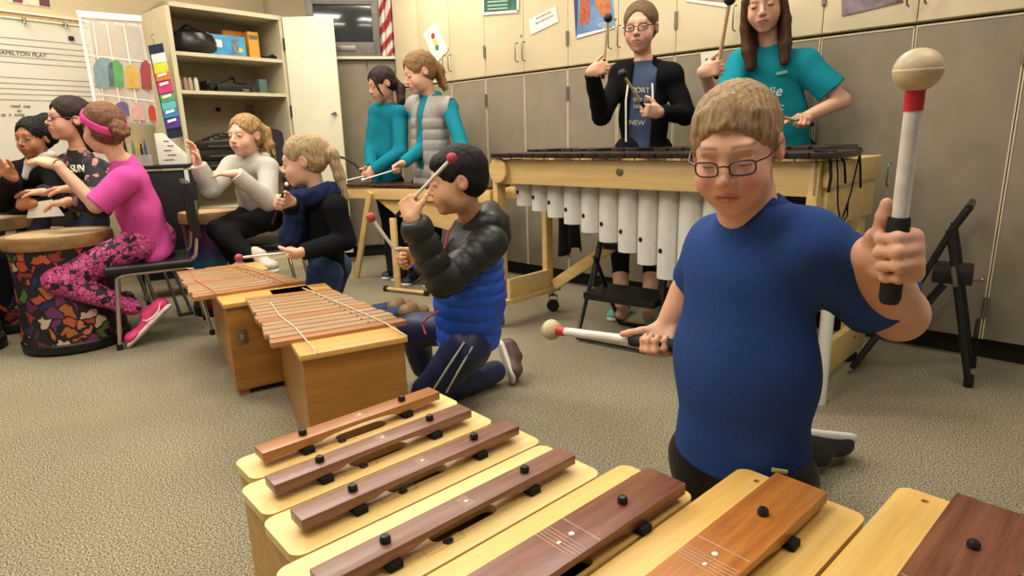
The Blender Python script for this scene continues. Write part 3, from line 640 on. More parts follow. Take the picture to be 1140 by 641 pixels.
def rrect(a0, a1, b0, b1, r, n=6):
    P = []
    for (ca, cb, t0) in ((a1 - r, b1 - r, 0), (a0 + r, b1 - r, 90), (a0 + r, b0 + r, 180), (a1 - r, b0 + r, 270)):
        for k in range(n + 1):
            t = math.radians(t0 + 90 * k / n); P.append(bb(ca + r * math.cos(t), cb + r * math.sin(t), 0)[:2])
    return P
ZB = .38
BASS = [  # box a0 a1 b0 b1, bar a0 a1 b0 b1, hole px, dial px, wood, label
    ((-.004, .492, .0, .108), (.029, .451, .036, .081), (402.5, 479, .12), (381, 491), 'amber_s', 'smallest low bass bar, orange-brown, on the pale box nearest the honey-coloured xylophone'),
    ((-.032, .485, .114, .243), (.0, .443, .166, .213), (422, 505, .13), (405, 519), 'rose', 'second low bass bar from the xylophone, brown bar on a pale box'),
    ((-.042, .496, .248, .384), (-.01, .463, .302, .348), (465, 531.6, .13), (448.6, 547), 'rose', 'third low bass bar from the xylophone, brown bar left of the widest gap'),
    ((-.078, .488, .389, .552), (-.051, .456, .466, .512), (515.6, 581, .135), (499, 602.5), 'rose', 'fourth low bass bar, long slim brown bar on a broad pale box'),
    ((-.08, .545, .557, .716), (-.05, .517, .632, .712), None, None, 'rose2', 'wide red-brown low bass bar with a white engraved stave, in front of the boy'),
    ((.0, .692, .722, .944), (.03, .661, .802, .89), None, None, 'amber', 'wide orange-brown low bass bar beside the blue-shirted boy'),
    ((.1, .832, .95, 1.21), (.13, .806, 1.035, 1.145), None, None, 'rose2', 'widest red-brown low bass bar in the lower right corner of the photo'),
]
M['amber_s'] = wood('light_amber_bar', '#a8703f', '#8c5729', A_BASS, 9, .38)
for bx, br, hp, dp, wm, lab in BASS:
    a0, a1, b0, b1 = bx; cc = bb((a0 + a1) / 2, (b0 + b1) / 2, 0)
    t = thing('bass_bar', lab, 'instrument', cc, 'low bass bars on resonator boxes')
    big = br[3] - br[2] > .06; top = M['birch2'] if big else M['birch']
    am, bm_ = (br[0] + br[1]) / 2, (br[2] + br[3]) / 2
    if hp: ha, hb = ablocal(on(hp[0], hp[1], ZB)); hl = hp[2]
    else: ha, hb, hl = am - .02, bm_ + .02, .15
    hb = min(hb, b1 - .024)
    inner = rrect(ha - hl / 2, ha + hl / 2, hb - .017, hb + .017, .0165, 5)
    inn = [inner[::-1]]
    if big or bx is BASS[3][0]:
        ka, kb = a1 - .028, b0 + .045; inn.append([bb(ka + .006 * math.cos(u), kb + .006 * math.sin(u), 0)[:2] for u in [2 * PI * k / 12 for k in range(12)]])
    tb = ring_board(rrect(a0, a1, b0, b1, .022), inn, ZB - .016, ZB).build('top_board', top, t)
    mb = MB(); i_ = .008; th = .014; zc = (ZB - .016) / 2 + .003; zh = ZB - .022
    mb.box(bb((a0 + a1) / 2, b0 + i_ + th / 2, zc), (a1 - a0 - 2 * i_, th, zh), RBB); mb.box(bb((a0 + a1) / 2, b1 - i_ - th / 2, zc), (a1 - a0 - 2 * i_, th, zh), RBB)
    mb.box(bb(a0 + i_ + th / 2, (b0 + b1) / 2, zc), (th, b1 - b0 - 2 * i_ - 2 * th, zh), RBB); mb.box(bb(a1 - i_ - th / 2, (b0 + b1) / 2, zc), (th, b1 - b0 - 2 * i_ - 2 * th, zh), RBB)
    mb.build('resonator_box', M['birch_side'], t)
    MB().box(bb((a0 + a1) / 2, (b0 + b1) / 2, ZB - .1), (a1 - a0 - .05, b1 - b0 - .05, .008), RBB).build('hole_shade_sheet', M['felt'], t)  # added black sheet, its colour standing in for shade inside the sound hole
    # the bar itself: arched away underneath at its middle
    w, L = br[3] - br[2], br[1] - br[0]; zt, th = ZB + .034, .019 if not big else .021
    prof = [(-L / 2, zt), (-L / 2, zt - th)]
    for k in range(13):
        u = -1 + 2 * k / 12; prof.append((u * L * .22, zt - th + .009 * (1 - u * u) ** .5 * 1.0))
    prof += [(L / 2, zt - th), (L / 2, zt)]
    RX = np.stack([RBB[:, 0], V(0, 0, 1), -RBB[:, 1]], 1)
    bar = MB().prism(prof, -w / 2, w / 2, RX, bb(am, bm_, 0), bev=.0015).build('tone_bar', M[wm], t)
    for sgn in (-1, 1):
        na = am + sgn * L * .283
        MB().lathe(bb(na, bm_, ZB), [(0, 0), (.0035, 0), (.0035, .034), (.008, .0345), (.0088, .037), (.0085, .042), (.006, .0455), (0, .0465)], 18).build('stud', M['stud'], t)
        MB().box(bb(na, bm_ + w * .18, ZB + .007), (.024, w * .92, .013), RBB, bev=.002).build('felt_pad', M['felt'], t)
    if hp:
        da, db = ablocal(on(dp[0], dp[1], ZB)); db = min(db, b1 - .012)
        k = MB().lathe(bb(da, db, ZB), [(0, 0), (.0085, 0), (.0085, .003), (.0075, .004), (0, .004)], 18).build('tuning_knob', M['stud'], t)
        MB().box(bb(da, db, ZB + .0046), (.013, .002, .0014), RBB).build('slot', M['steel'], k)
        mb = MB(); g0, g1 = da - .045, da + .028
        for (x0, x1, y0, y1) in ((g0, g1, db - .009, db - .008), (g0, g1, db + .008, db + .009), (g0, g0 + .001, db - .009, db + .009), (g1 - .001, g1, db - .009, db + .009)):
            mb.box(bb((x0 + x1) / 2, (y0 + y1) / 2, ZB + .0002), (x1 - x0, y1 - y0, .0006), RBB)
        mb.build('tuning_slide', M['birch_side'], t)
    mb = MB(); ec = am + .012
    for k in range(5): mb.box(bb(ec - .012 + .006 * k * (1.2 if big else .7), bm_, zt + .0003), (.0011, w * (.95 if big else .7), .0006), RBB)
    if big: mb.box(bb(ec + .047, bm_, zt + .0003), (.0014, w * .95, .0006), RBB)
    mb.build('engraved_stave', M['etch'], bar)
    mb = MB(); mb.ball(bb(ec - .002, bm_, zt + .0006), (.004, .003, .0012), RBB, 10)
    if big: mb.ball(bb(ec + .028, bm_ - .002, zt + .0004), (.005, .0045, .0012), RBB, 10)
    mb.build('engraved_note', M['white'], bar)

# ------------------------------------------------------------ two box xylophones
def xylophone(corner, vdir, wn, wf, length, bars_px, cords, label, labelz, latch=None, foot=False, cordm=('cord', 'rcord'), nb=13):
    vd = unit(vdir); ud = V(vd[1], -vd[0]); H_ = .375
    def P(u, v, z): p = corner + ud * u + vd * v; return V(p[0], p[1], z)
    t = thing('xylophone', label, 'xylophone', P(wn / 2, length / 2, 0), 'honey-coloured box xylophones')
    mb = MB(); th = .012; R = np.stack([V(ud[0], ud[1], 0), V(vd[0], vd[1], 0), V(0, 0, 1)], 1)
    k = (wn - wf) / 2
    def wall(p0, p1, p2, p3): mb.hexa([P(*q, .025 if foot else 0.0) for q in (p0, p1, p2, p3)], [P(*q, H_) for q in (p0, p1, p2, p3)])
    wall((0, 0), (wn, 0), (wn, th), (0, th)); wall((k, length - th), (wn - k, length - th), (wn - k, length), (k, length))
    wall((0, th), (th, th), (k + th, length - th), (k, length - th)); wall((wn - th, th), (wn, th), (wn - k, length - th), (wn - k - th, length - th))
    mb.box(P(wn / 2, length / 2, .2), (wf * .9, length * .96, .01), R)
    mb.build('sound_box', M['xbox'], t)
    if foot:
        for u, v in ((.03, .03), (wn - .03, .03), (k + .03, length - .04), (wn - k - .03, length - .04)): MB().box(P(u, v, .0125), (.04, .04, .025), R).build('foot', M['xbox'], t)
    for v0, v1 in ((-.012, .155), (length - .24, length + .01)):
        MB().box(P(wn / 2, (v0 + v1) / 2, H_ + .009), ((wn if v0 < .1 else wf) + .018, v1 - v0, .018), R, bev=.003).build('end_cap', M['xcap'], t)
    FL, FR, BL, BR = [on(px, py, .405)[:2] for px, py in bars_px]
    for (q0, q1) in ((.2, .2), (.74, .74)):
        a_, b_ = FL + (FR - FL) * q0, BL + (BR - BL) * q1
        MB().tube([V(*a_, H_ + .006), V(*b_, H_ + .006)], .006, 8).build('felt_rail', M['cord'], t)
    for i in range(nb):
        f0, f1 = i / nb, (i + .86) / nb
        A, B_, C, D = FL + (BL - FL) * f0, FR + (BR - FR) * f0, FR + (BR - FR) * f1, FL + (BL - FL) * f1
        jj = (.006 if i % 3 == 1 else 0) - (.004 if i % 4 == 2 else 0); A = A + ud * jj; D = D + ud * jj; C = C - ud * jj; B_ = B_ - ud * jj
        w = MB().hexa([V(*q, H_ + .012) for q in (A, B_, C, D)], [V(*q, H_ + .030) for q in (A, B_, C, D)], bev=.0018)
        w.build('tone_bar', M['xbar2'] if i in (0, nb - 1, 5) else M['xbar'], t)
        for q in (.2, .74):
            c = (A + (B_ - A) * q + D + (C - D) * q) / 2
            if q == .74: MB().lathe(V(*((C + (D - C) * .0) * .26 + A * 0 + (D + (C - D) * .74) * .74), H_ + .012) if False else V(*(D + (C - D) * q + vd * .004), H_ + .012), [(0, 0), (.0022, 0), (.0022, .024), (0, .025)], 8).build('peg', M['steel'], t)
    for cd, cm in zip(cords, cordm):
        MB().tube([on(x, y, H_ + .033 if i_ < len(cd) - 1 or len(cd) < 5 else H_ + .02) for i_, (x, y) in enumerate(cd)], .0022, 8).build('bar_cord', M[cm], t)
    if latch:
        c = P(latch[0], -.004, latch[1]); l = MB().box(c, (.042, .007, .055), R, bev=.003).build('latch', M['steel'], t); MB().box(c + R @ V(0, -.008, .004), (.014, .01, .02), R, bev=.002).build('catch', M['chrome'], l)
    return t
vA = V(-.477, .879)
xylophone(on(351, 528)[:2], vA, .315, .22, .93, [(301.6, 382), (453, 356.5), (272.6, 331), (366, 320)],
          [[(300.7, 336), (312, 352), (328, 364), (338.4, 375.8), (350, 388), (350, 395)], [(336.7, 320.5), (368, 333), (396, 345), (429.6, 360), (453, 374)]],
          'honey plywood bass xylophone nearer to the camera, beside the boy in the blue puffer jacket', 0, cordm=('cord', 'cord'))
xylophone(on(265, 441.8)[:2], V(-.54, .84), .34, .24, .86, [(215, 331), (340, 312), (196, 302), (270, 294)],
          [[(211, 300), (217.6, 311.6), (230.8, 319.5), (240.6, 326.7)], [(262, 297), (287, 303), (319, 315)]],
          'honey plywood xylophone with a metal latch on its end, farther left of the pair', 0, latch=(.045, .25), foot=True, cordm=('rcord', 'rcord'), nb=12)

# ------------------------------------------------------------ big marimba with white pipes
MO = V(-.066, 3.258); ML = unit(V(.7085, -.7057)); MD = V(-ML[1], ML[0])
def mp_(s, d, z): p = MO + ML * s + MD * d; return V(p[0], p[1], z)
RM = np.stack([V(ML[0], ML[1], 0), V(MD[0], MD[1], 0), V(0, 0, 1)], 1)
def mpix(px, py, d=0.0):
    p = MO + MD * d; q = vert(px, py, p, ML); return (q[:2] - p) @ ML, q[2]
s_end = mpix(903, 300, 0)[0]
mar = thing('marimba', 'long pale wooden bass marimba with white pipes and dark bars behind the blue-shirted boy', 'marimba', mp_(s_end / 2, .25, 0))
ZR1 = mpix(600, 178)[1]; ZR0 = mpix(600, 206)[1]
dl, dr_ = .40, .60
def rear(s): return dl + (dr_ - dl) * s / s_end
MB().box(mp_(s_end / 2, .012, (ZR0 + ZR1) / 2), (s_end, .024, ZR1 - ZR0), RM, bev=.004).build('front_rail', M['maple'], mar)
MB().lathe(mp_(mpix(690, 191)[0], -.003, mpix(690, 191)[1]), [(0, -.002), (.017, -.002), (.017, .002), (.012, .004), (0, .002)], 18, zto(V(-MD[0], -MD[1], 0))).build('rail_bolt', M['steel'], mar)
rr0, rr1 = mp_(.02, rear(0), 0), mp_(s_end, rear(s_end), 0); rdn = unit(rr1 - rr0); RRr = np.stack([rdn, np.cross(V(0, 0, 1), rdn), V(0, 0, 1)], 1)
MB().box((rr0 + rr1) / 2 + V(0, 0, (ZR0 + ZR1) / 2), (np.linalg.norm(rr1 - rr0), .024, ZR1 - ZR0), RRr, bev=.004).build('rear_rail', M['maple'], mar)
# left end frame
ef = MB(); ef.box(mp_(-.012, .03, .5), (.035, .06, ZR1 - .15), RM, bev=.004)
ef.build('end_post', M['maple_v'], mar)
MB().box(mp_(.02, rear(0) - .03, .5), (.035, .055, ZR1 - .15), RM, bev=.004).build('end_post', M['maple_v'], mar)
MB().box(mp_(-.005, rear(0) / 2, (ZR0 + ZR1) / 2), (.03, rear(0) - .08, ZR1 - ZR0), RM, bev=.004).build('end_panel', M['maple'], mar)
MB().lathe(mp_(.035, -.013, (ZR0 + ZR1) / 2 + .005), [(0, -.014), (.058, -.014), (.062, -.01), (.062, .01), (.058, .014), (0, .014)], 28, zto(V(-MD[0], -MD[1], 0))).build('rounded_block', M['maple'], mar)
MB().box(mp_(0, rear(0) / 2, .135), (.1, rear(0) + .1, .028), RM, bev=.004).build('base_board', M['maple'], mar)
MB().box(mp_(.035, rear(0) / 2, .20), (.02, rear(0) - .06, .12), RM, bev=.003).build('kick_board', M['maple'], mar)
# right end frame
MB().box(mp_(s_end - .02, .035, (ZR1 + .11) / 2), (.035, .07, ZR1 - .11), RM, bev=.004).build('end_post', M['maple_v'], mar)
MB().box(mp_(s_end - .02, rear(s_end) - .04, (ZR1 + .11) / 2), (.035, .07, ZR1 - .11), RM, bev=.004).build('end_post', M['maple_v'], mar)
zpb = .655
MB().box(mp_(s_end + .012, rear(s_end) / 2 + .03, (.80 + ZR1) / 2), (.03, rear(s_end) - .0, ZR1 - .80), RM, bev=.008).build('end_panel', M['maple'], mar)
MB().box(mp_(s_end + .004, rear(s_end) / 2 + .03, (zpb + .80) / 2), (.022, rear(s_end) - .04, .80 - zpb), RM, bev=.004).build('end_panel', M['maple'], mar)
MB().box(mp_(s_end + .012, rear(s_end) / 2 + .01, .135), (.03, rear(s_end) + .1, .13), RM, bev=.006).build('base_board', M['maple'], mar)
for (u, z) in ((.04, .12), (.1, .15), (.5, .15)): MB().lathe(mp_(s_end + .03, u, z), [(0, 0), (.006, 0), (.006, .003), (0, .003)], 10, zto(V(ML[0], ML[1], 0))).build('screw', M['steel'], mar)
MB().tube([mp_(s_end + .045, .075, 0), mp_(s_end + .045, .075, .66)], .023, 20).build('leg_pipe', M['pvc'], mar)
# long brace behind
b0, b1 = mp_(.06, rear(0) - .02, .17), mp_(.62, rear(.62) - .02, .56); bd = unit(b1 - b0)
MB().box((b0 + b1) / 2, (np.linalg.norm(b1 - b0), .022, .06), np.stack([bd, V(MD[0], MD[1], 0), np.cross(bd, V(MD[0], MD[1], 0))], 1), bev=.003).build('brace', M['maple'], mar)
for sC, dC in ((.0, -.02), (.03, rear(0) - .0), (s_end - .02, rear(s_end))):
    c = mp_(sC, dC, 0); k = MB().lathe(c + V(0, 0, .036), [(0, -.014), (.03, -.014), (.036, -.008), (.036, .008), (.03, .014), (0, .014)], 22, zto(V(.3, 1, 0))).build('caster_wheel', M['black'], mar)
    mb = MB(); mb.box(c + V(.004, .012, .06) + V(.02, 0, 0), (.004, .04, .07), None); mb.box(c + V(-.02, .012, .06), (.004, .04, .07)); mb.box(c + V(0, .012, .095), (.05, .05, .006)); mb.tube([c + V(0, .012, .095), c + V(0, .012, .125)], .008, 10); mb.build('caster_fork', M['steel'], k)
# pipes
bx = [573.7, 590.5, 607.6, 625.9, 645, 665, 686.3, 708.3, 730.6, 753.6, 780]; by = [229, 234.8, 242, 249.6, 258.9, 269.5, 281.2, 295, 311.4, 327]; dy = [214, 219.7, 225.5, 233.4, 240.3, 249.6, 258, 267, 279.8, 295]
DP = .105
edges = [mpix(x, 230, DP - .03)[0] for x in bx]; zs = [mpix((bx[i] + bx[i + 1]) / 2, by[i], DP - .04)[1] for i in range(10)]; zd = [mpix((bx[i] + bx[i + 1]) / 2, dy[i], DP - .04)[1] for i in range(10)]
w_ = edges[-1] - edges[-2]; dz_ = (zs[-1] - zs[-3]) / 2
while edges[-1] + w_ < s_end - .045: edges.append(edges[-1] + w_); zs.append(max(.05, zs[-1] + dz_ * .95)); zd.append(zs[-1] + .11)
for i in range(len(zs)):
    s0, s1 = edges[i], edges[i + 1]; r = (s1 - s0) / 2 * .98; c = mp_((s0 + s1) / 2, DP, 0)
    if i == len(zs) - 1: zs[i] = .012
    p = MB().lathe(c, [(r * .93, zs[i] + .004), (r, zs[i]), (r, ZR0 + .06), (r * .93, ZR0 + .06)], 32).build('resonator_pipe', M['pvc'], mar)
    if i == len(zs) - 1: zd[i] = .16
    u_ = unit(V(0 - c[0], 0 - c[1])); tow = V(-MD[0] * .96 - ML[0] * .28, -MD[1] * .96 - ML[1] * .28, 0)
    MB().lathe(V(c[0], c[1], zd[i]) + tow * (r - .0012), [(0, 0), (.011, 0), (.011, .003), (.007, .005), (0, .005)], 14, zto(tow)).build('tuning_plug', M['hole'], p)
# bars: naturals in front, accidentals behind and slightly raised
nb = 22; kb0 = mpix(548, 170, -.03)[0]; kb1 = mpix(972, 175, .0)[0]; kb1 = min(kb1, s_end + .10); kb1 = s_end + .05
for i in range(nb):
    s0 = kb0 + (kb1 - kb0) * i / nb; w = (kb1 - kb0) / nb; fr = i / (nb - 1)
    y0, y1 = -.045, .17 + .1 * fr
    MB().box(mp_(s0 + w / 2, (y0 + y1) / 2, ZR1 + .022), (w * .95, y1 - y0, .022), RM, bev=.003).build('tone_bar', M['darkbar'], mar)
    if i % 7 not in (2, 6) and i < nb - 1: MB().box(mp_(s0 + w, (y1 + .01 + rear(s0) + .04) / 2, ZR1 + .034), (w * .85, rear(s0) + .03 - y1, .022), RM, bev=.003).build('tone_bar', M['darkbar'], mar)
mb = MB()
for i in range(nb): mb.tube([mp_(kb0 + (kb1 - kb0) * i / nb, .03, ZR1), mp_(kb0 + (kb1 - kb0) * i / nb, .03, ZR1 + .018)], .003, 8)
mb.build('cord_posts', M['steel'], mar)
cz_ = ZR1 + .02
def hang(pts, r=.004): return MB().tube(pts, r, 8).build('cord_end', M['felt'], mar)
e = s_end + .035
hang([mp_(e - .05, -.02, cz_ + .02), mp_(e - .01, -.03, cz_ + .015), mp_(e, -.01, cz_ - .02), mp_(e + .002, .0, cz_ - .07), mp_(e + .002, -.01, cz_ - .12)], .0055)
hang([mp_(e, .04, cz_ + .01), mp_(e + .004, .06, cz_ - .06), mp_(e + .004, .09, cz_ - .17), mp_(e + .004, .14, cz_ - .24), mp_(e + .004, .18, cz_ - .20), mp_(e + .004, .22, cz_ - .14), mp_(e + .004, .28, cz_ - .0)], .003)
hang([mp_(e, .06, cz_ + .01), mp_(e + .004, .12, cz_ - .03), mp_(e + .004, .15, cz_ - .1)], .0045)
hang([mp_(e, .28, cz_ + .02), mp_(e + .004, .3, cz_ - .05), mp_(e + .004, .33, cz_ - .13)], .0045)
MB().ball(mp_(e - .01, .02, cz_ + .008), (.02, .03, .014), RM, 12).ball(mp_(e - .005, .29, cz_ + .008), (.014, .018, .012), RM, 12).build('cord_knot', M['felt'], mar)
hang([mp_(e + .004, .16, cz_ - .215), mp_(e + .004, .2, cz_ - .17), mp_(e + .004, .205, cz_ - .22), mp_(e + .004, .17, cz_ - .24)], .003)
# black coat hanging behind the left end, white trainer on the floor beyond
g = []
for j in range(14):
    v = j / 13; row = []
    for i in range(19):
        u = i / 18; wd = .10 + .07 * v
        row.append(mp_(.10 + (u - .5) * wd + .02 * v, rear(0) + .035 + .018 * math.sin(u * 14 + v) * (.3 + v), ZR0 + .05 - .46 * v - .03 * math.sin(u * 6)))
    g.append(row)
tag(MB().sheet(g).build('black_coat', mat('black_cloth', '#131315', .9), solid=.012), 'black coat hanging behind the left end of the marimba', 'coat')

# ------------------------------------------------------------ smaller marimba on a wooden stand
SL, SR_ = on(382, 208, .69)[:2], on(545, 212, .69)[:2]; sd = unit(SR_ - SL); sn = V(-sd[1], sd[0]); sl_ = np.linalg.norm(SR_ - SL)
RS = np.stack([V(sd[0], sd[1], 0), V(sn[0], sn[1], 0), V(0, 0, 1)], 1)
def sp_(s, d, z): p = SL + sd * s + sn * d; return V(p[0], p[1], z)
sm = thing('small_marimba', 'smaller wooden marimba on splayed legs in front of the two girls in teal', 'marimba', sp_(sl_ / 2, .15, 0))
MB().box(sp_(sl_ / 2, .01, .65), (sl_, .022, .075), RS, bev=.003).build('front_rail', M['maple'], sm); MB().box(sp_(sl_ / 2, .30, .65), (sl_, .022, .075), RS, bev=.003).build('rear_rail', M['maple'], sm)
MB().prism([(.28, .61), (sl_ - .05, .61), (sl_ - .2, .40), (.46, .50)], -.011, .011, np.stack([RS[:, 0], V(0, 0, 1), -RS[:, 1]], 1), sp_(0, .04, 0), bev=.002).build('resonator_panel', M['maple'], sm)
MB().prism([(.28, .61), (sl_ - .05, .61), (sl_ - .2, .40), (.46, .50)], -.011, .011, np.stack([RS[:, 0], V(0, 0, 1), -RS[:, 1]], 1), sp_(0, .26, 0), bev=.002).build('resonator_panel', M['maple'], sm)
for i in range(20):
    s0 = (sl_) * i / 20; w = sl_ / 20
    MB().box(sp_(s0 + w / 2, .13, .702), (w * .9, .30 - .004 * i, .017), RS, bev=.002).build('tone_bar', mat('maroon_bar', '#4a2820', .4) if i == 0 else bpy.data.materials['maroon_bar'], sm)
def leg(a, b, w=.045, th=.022, nm='leg', pr=None):
    d = unit(b - a); y = V(sn[0], sn[1], 0); R = np.stack([np.cross(y, d), y, d], 1)
    return MB().box((a + b) / 2, (w, th, np.linalg.norm(b - a)), R, bev=.003).build(nm, M['maple_v'], pr or sm)
f1 = on(397, 309); tp1 = vert(412, 214, SL - sn * .012, sd)
leg(f1, tp1); leg(f1 + V(sn[0], sn[1], 0) * .33 + V(0, 0, 0), tp1 + V(sn[0], sn[1], 0) * .33)
f2 = on(443, 321, .02); leg(f2, V(f2[0], f2[1], .5) + V(sd[0], sd[1], 0) * 0)
fb0, fb1 = on(430, 321, .02), on(475, 326, .02)
ft = MB().tube([fb0, fb1], .012, 10).build('foot_bar', M['maple'], sm)
for p, q in ((fb0, fb1), (fb1, fb0)): MB().tube([p + unit(q - p) * .012, p - unit(q - p) * .012], .02, 12).build('end_cap', M['black'], ft)
f3 = sp_(sl_ - .2, .02, 0); leg(f3, f3 + V(0, 0, .62)); leg(f3 + V(sn[0], sn[1], 0) * .26, f3 + V(sn[0], sn[1], 0) * .26 + V(0, 0, .62))

# ------------------------------------------------------------ drums
M['floral'] = voro_mat('tropical_floral_print', ['#b5502c', '#26265a', '#6a2a58', '#4a6e2c', '#c07040', '#1a1524', '#8f2d2d', '#35285a', '#a85f2f', '#141018', '#c9b394', '#5a1f4a', '#141018', '#b5452c'], 17, '#0f0c12', .07, .5)
M['floral2'] = voro_mat('bright_petal_streaks', ['#d8c8a8', '#c8562a', '#6a8f3a', '#2a2a80', '#141018', '#141018'], 30, '#100c12', .1, .5)
def drum(c, r, h, label, body, rb=None, rim=True, name='tub_drum', grp='upright hand drums'):
    rb = rb or r * .96; t = thing(name, label, 'drum', V(c[0], c[1], 0), grp); c = V(c[0], c[1], 0)
    MB().lathe(c, [(0, .035), (rb * 1.0, .035), (rb * 1.02, .06), (rb * .97, h * .3), (r * .97, h * .75), (r, h - .045), (0, h - .045)], 48).build('shell', body, t)
    MB().lathe(c, [(0, 0), (rb * .9, 0), (rb * 1.04, .012), (rb * 1.05, .05), (rb, .065), (0, .065)], 40).build('base_ring', M['black'], t)
    MB().lathe(c, [(r * .99, h - .065), (r * 1.06, h - .06), (r * 1.07, h - .012), (r * 1.04, h), (r * .97, h + .002), (r * .97, h - .06)], 48).build('rim_band', M['drumrim'], t)
    MB().lathe(c, [(0, h - .002), (r * 1.0, h - .003), (r * 1.03, h - .012)], 48).build('drum_head', M['skinhead'], t)
    return t
dtop = .59
pr_ = on(107, 252, dtop); dc = V(-2.31, 3.17)
drum(dc, .225, dtop, 'large upright drum in dark tropical floral print, before the girl in pink', M['floral'], .232)
drum(V(-2.86, 3.05), .2, .56, 'floral upright drum cut off by the left edge of the photo', M['floral'], .2)
drum(V(-2.9, 3.50), .17, .64, 'upright drum behind the large floral one, pale head showing', M['floral'], .17)
rb_m, _nt, _b = new_mat('rainbow_gradient_shell'); _tc = _nt.nodes.new('ShaderNodeTexCoord'); _sx = _nt.nodes.new('ShaderNodeSeparateXYZ'); _cr = _nt.nodes.new('ShaderNodeValToRGB'); _mr = _nt.nodes.new('ShaderNodeMapRange')
_nt.links.new(_tc.outputs['Object'], _sx.inputs[0]); _nt.links.new(_sx.outputs[2], _mr.inputs[0]); _mr.inputs[2].default_value = .55; _nt.links.new(_mr.outputs[0], _cr.inputs[0]); _nt.links.new(_cr.outputs[0], _b.inputs['Base Color'])
E_ = _cr.color_ramp.elements; E_[0].color = lin('#5c1420'); E_[1].color = lin('#4c1538'); E_[1].position = 1
for p_, c_ in ((.12, '#7a1a20'), (.25, '#6a5a1e'), (.4, '#2f6a38'), (.58, '#1f5a72'), (.7, '#2a2a6a'), (.85, '#5a1a50')): E_.new(p_).color = lin(c_)
_b.inputs['Roughness'].default_value = .35
drum(at(232, 222, 3.75)[:2], .165, .62, 'rainbow-banded upright drum played by the girl in the grey hoodie', rb_m)

# ------------------------------------------------------------ chairs
def chair(seat_c, facing, label, z=.42, bw=.40, back_h=.30, lean=.06):
    f = unit(V(facing)); s = V(f[1], -f[0]); R = np.stack([V(s[0], s[1], 0), V(f[0], f[1], 0), V(0, 0, 1)], 1)
    def P(a, b, zz): q = V(seat_c)[:2] + s * a + f * b; return V(q[0], q[1], zz)
    t = thing('stacking_chair', label, 'chair', V(seat_c[0], seat_c[1], 0), 'black stacking chairs')
    MB().box(P(0, 0, z - .018), (bw, .40, .04), R, bev=.016, seg=3).build('seat', M['vinyl'], t)
    bk = R @ np.array([[1, 0, 0], [0, math.cos(.07), -math.sin(.07)], [0, math.sin(.07), math.cos(.07)]]).T
    bc_ = P(0, -.232, z + .10 + back_h / 2)
    MB().box(bc_, (bw * .95, .035, back_h), bk, bev=.015, seg=3).build('backrest', M['vinyl'], t)
    for q in (-1, 1):
        a = q * bw * .44
        MB().tube([P(a, .19, .008), P(a, .15, z - .06), P(a, .13, z - .045), P(a, .10, z - .042), P(a, -.15, z - .042), P(a, -.19, z - .05), P(a, -.24, .008)], .011, 12).build('leg', M['chrome'], t)
        MB().tube([P(a, -.17, z - .03), P(a, -.215, z + .02), P(a, -.240, z + .14), P(a, -.252, z + .3)], .0105, 12).build('back_post', M['chrome'], t)
        for b_ in (.19, -.24): MB().tube([P(a, b_, 0), P(a, b_, .03)], .014, 12).build('glide', M['black'], t)
    MB().tube([P(-bw * .44, .17, .16), P(bw * .44, .17, .16)], .008, 10).build('crossbar', M['chrome'], t)
    return t
SEAT1 = V(-1.93, 3.27)
chair(SEAT1, V(-.86, -.51), 'black vinyl chair with chrome legs under the girl in pink', z=.425)
SEAT2 = V(-1.55, 3.84)
chair(SEAT2, V(-.93, -.12), 'black chair with chrome legs under the girl in the grey hoodie', z=.42)
SEAT3 = at(102, 245, 3.66)[:2]; chair(SEAT3, V(-.75, -.6), 'dark chair under the girl in glasses and floral top', z=.42)
SEAT4 = at(30, 245, 3.72)[:2] + V(.03, .02); chair(SEAT4, V(-.2, -.95), 'dark chair under the girl in black at the left edge', z=.42)
# tipped legs of a folded music stand / spare chair frame between chair and xylophone
t = thing('folded_chair_frame', 'dark folded chair frame lying behind the chrome chair legs', 'chair frame', on(190, 345))
for (x0, y0, x1, y1) in ((183, 303, 201, 350), (192, 300, 214, 348), (150, 300, 168, 338)):
    a, b = on(x1, y1, .012), on(x1, y1, .012); up_ = at(x0, y0, b[1] + .25); MB().tube([b, up_], .009, 10).build('leg', M['blackmetal'], t)
a, b = on(201, 350, .012), on(214, 348, .012); MB().tube([a, b], .008, 8).build('foot_bar', M['blackmetal'], t)

# ------------------------------------------------------------ step stools
def tubes(t, nm, pts, r=.011, m='blackmetal'): return MB().tube(pts, r, 12).build(nm, M[m], t)
fl, fr = on(643, 377, .012), on(731, 394, .012); ax = unit((fr - fl)[:2]); nn = V(-ax[1], ax[0])
st = thing('step_stool', 'black two-tread folding step stool under the white marimba pipes', 'step stool', V((fl[0] + fr[0]) / 2, (fl[1] + fr[1]) / 2, 0) + V(*nn, 0) * .15)
def q3(p, back, z, k=0.0): return V(p[0] + nn[0] * back + ax[0] * k, p[1] + nn[1] * back + ax[1] * k, z)
tubes(st, 'front_frame', [q3(fl, .18, .50, .03), q3(fl, .0, .015), q3(fr, 0, .015), q3(fr, .18, .50, -.03)])
tubes(st, 'top_hoop', [q3(fl, .10, .27, .03), q3(fl, .19, .53, .035), q3(fl, .2, .56, .06), q3(fr, .2, .56, -.06), q3(fr, .19, .53, -.035), q3(fr, .10, .27, -.03)], .012)
tubes(st, 'rear_leg', [q3(fl, .08, .42, .05), q3(fl, .36, .01, .05)]); tubes(st, 'rear_leg', [q3(fr, .08, .42, -.05), q3(fr, .36, .01, -.05)]); tubes(st, 'rear_foot', [q3(fl, .36, .012, .05), q3(fr, .36, .012, -.05)])
cc = q3((fl + fr) / 2, .13, .235); MB().box(cc, (np.linalg.norm(fr - fl) - .05, .24, .035), np.stack([V(*ax, 0), V(*nn, 0), V(0, 0, 1)], 1), bev=.006).build('tread', M['black'], st)
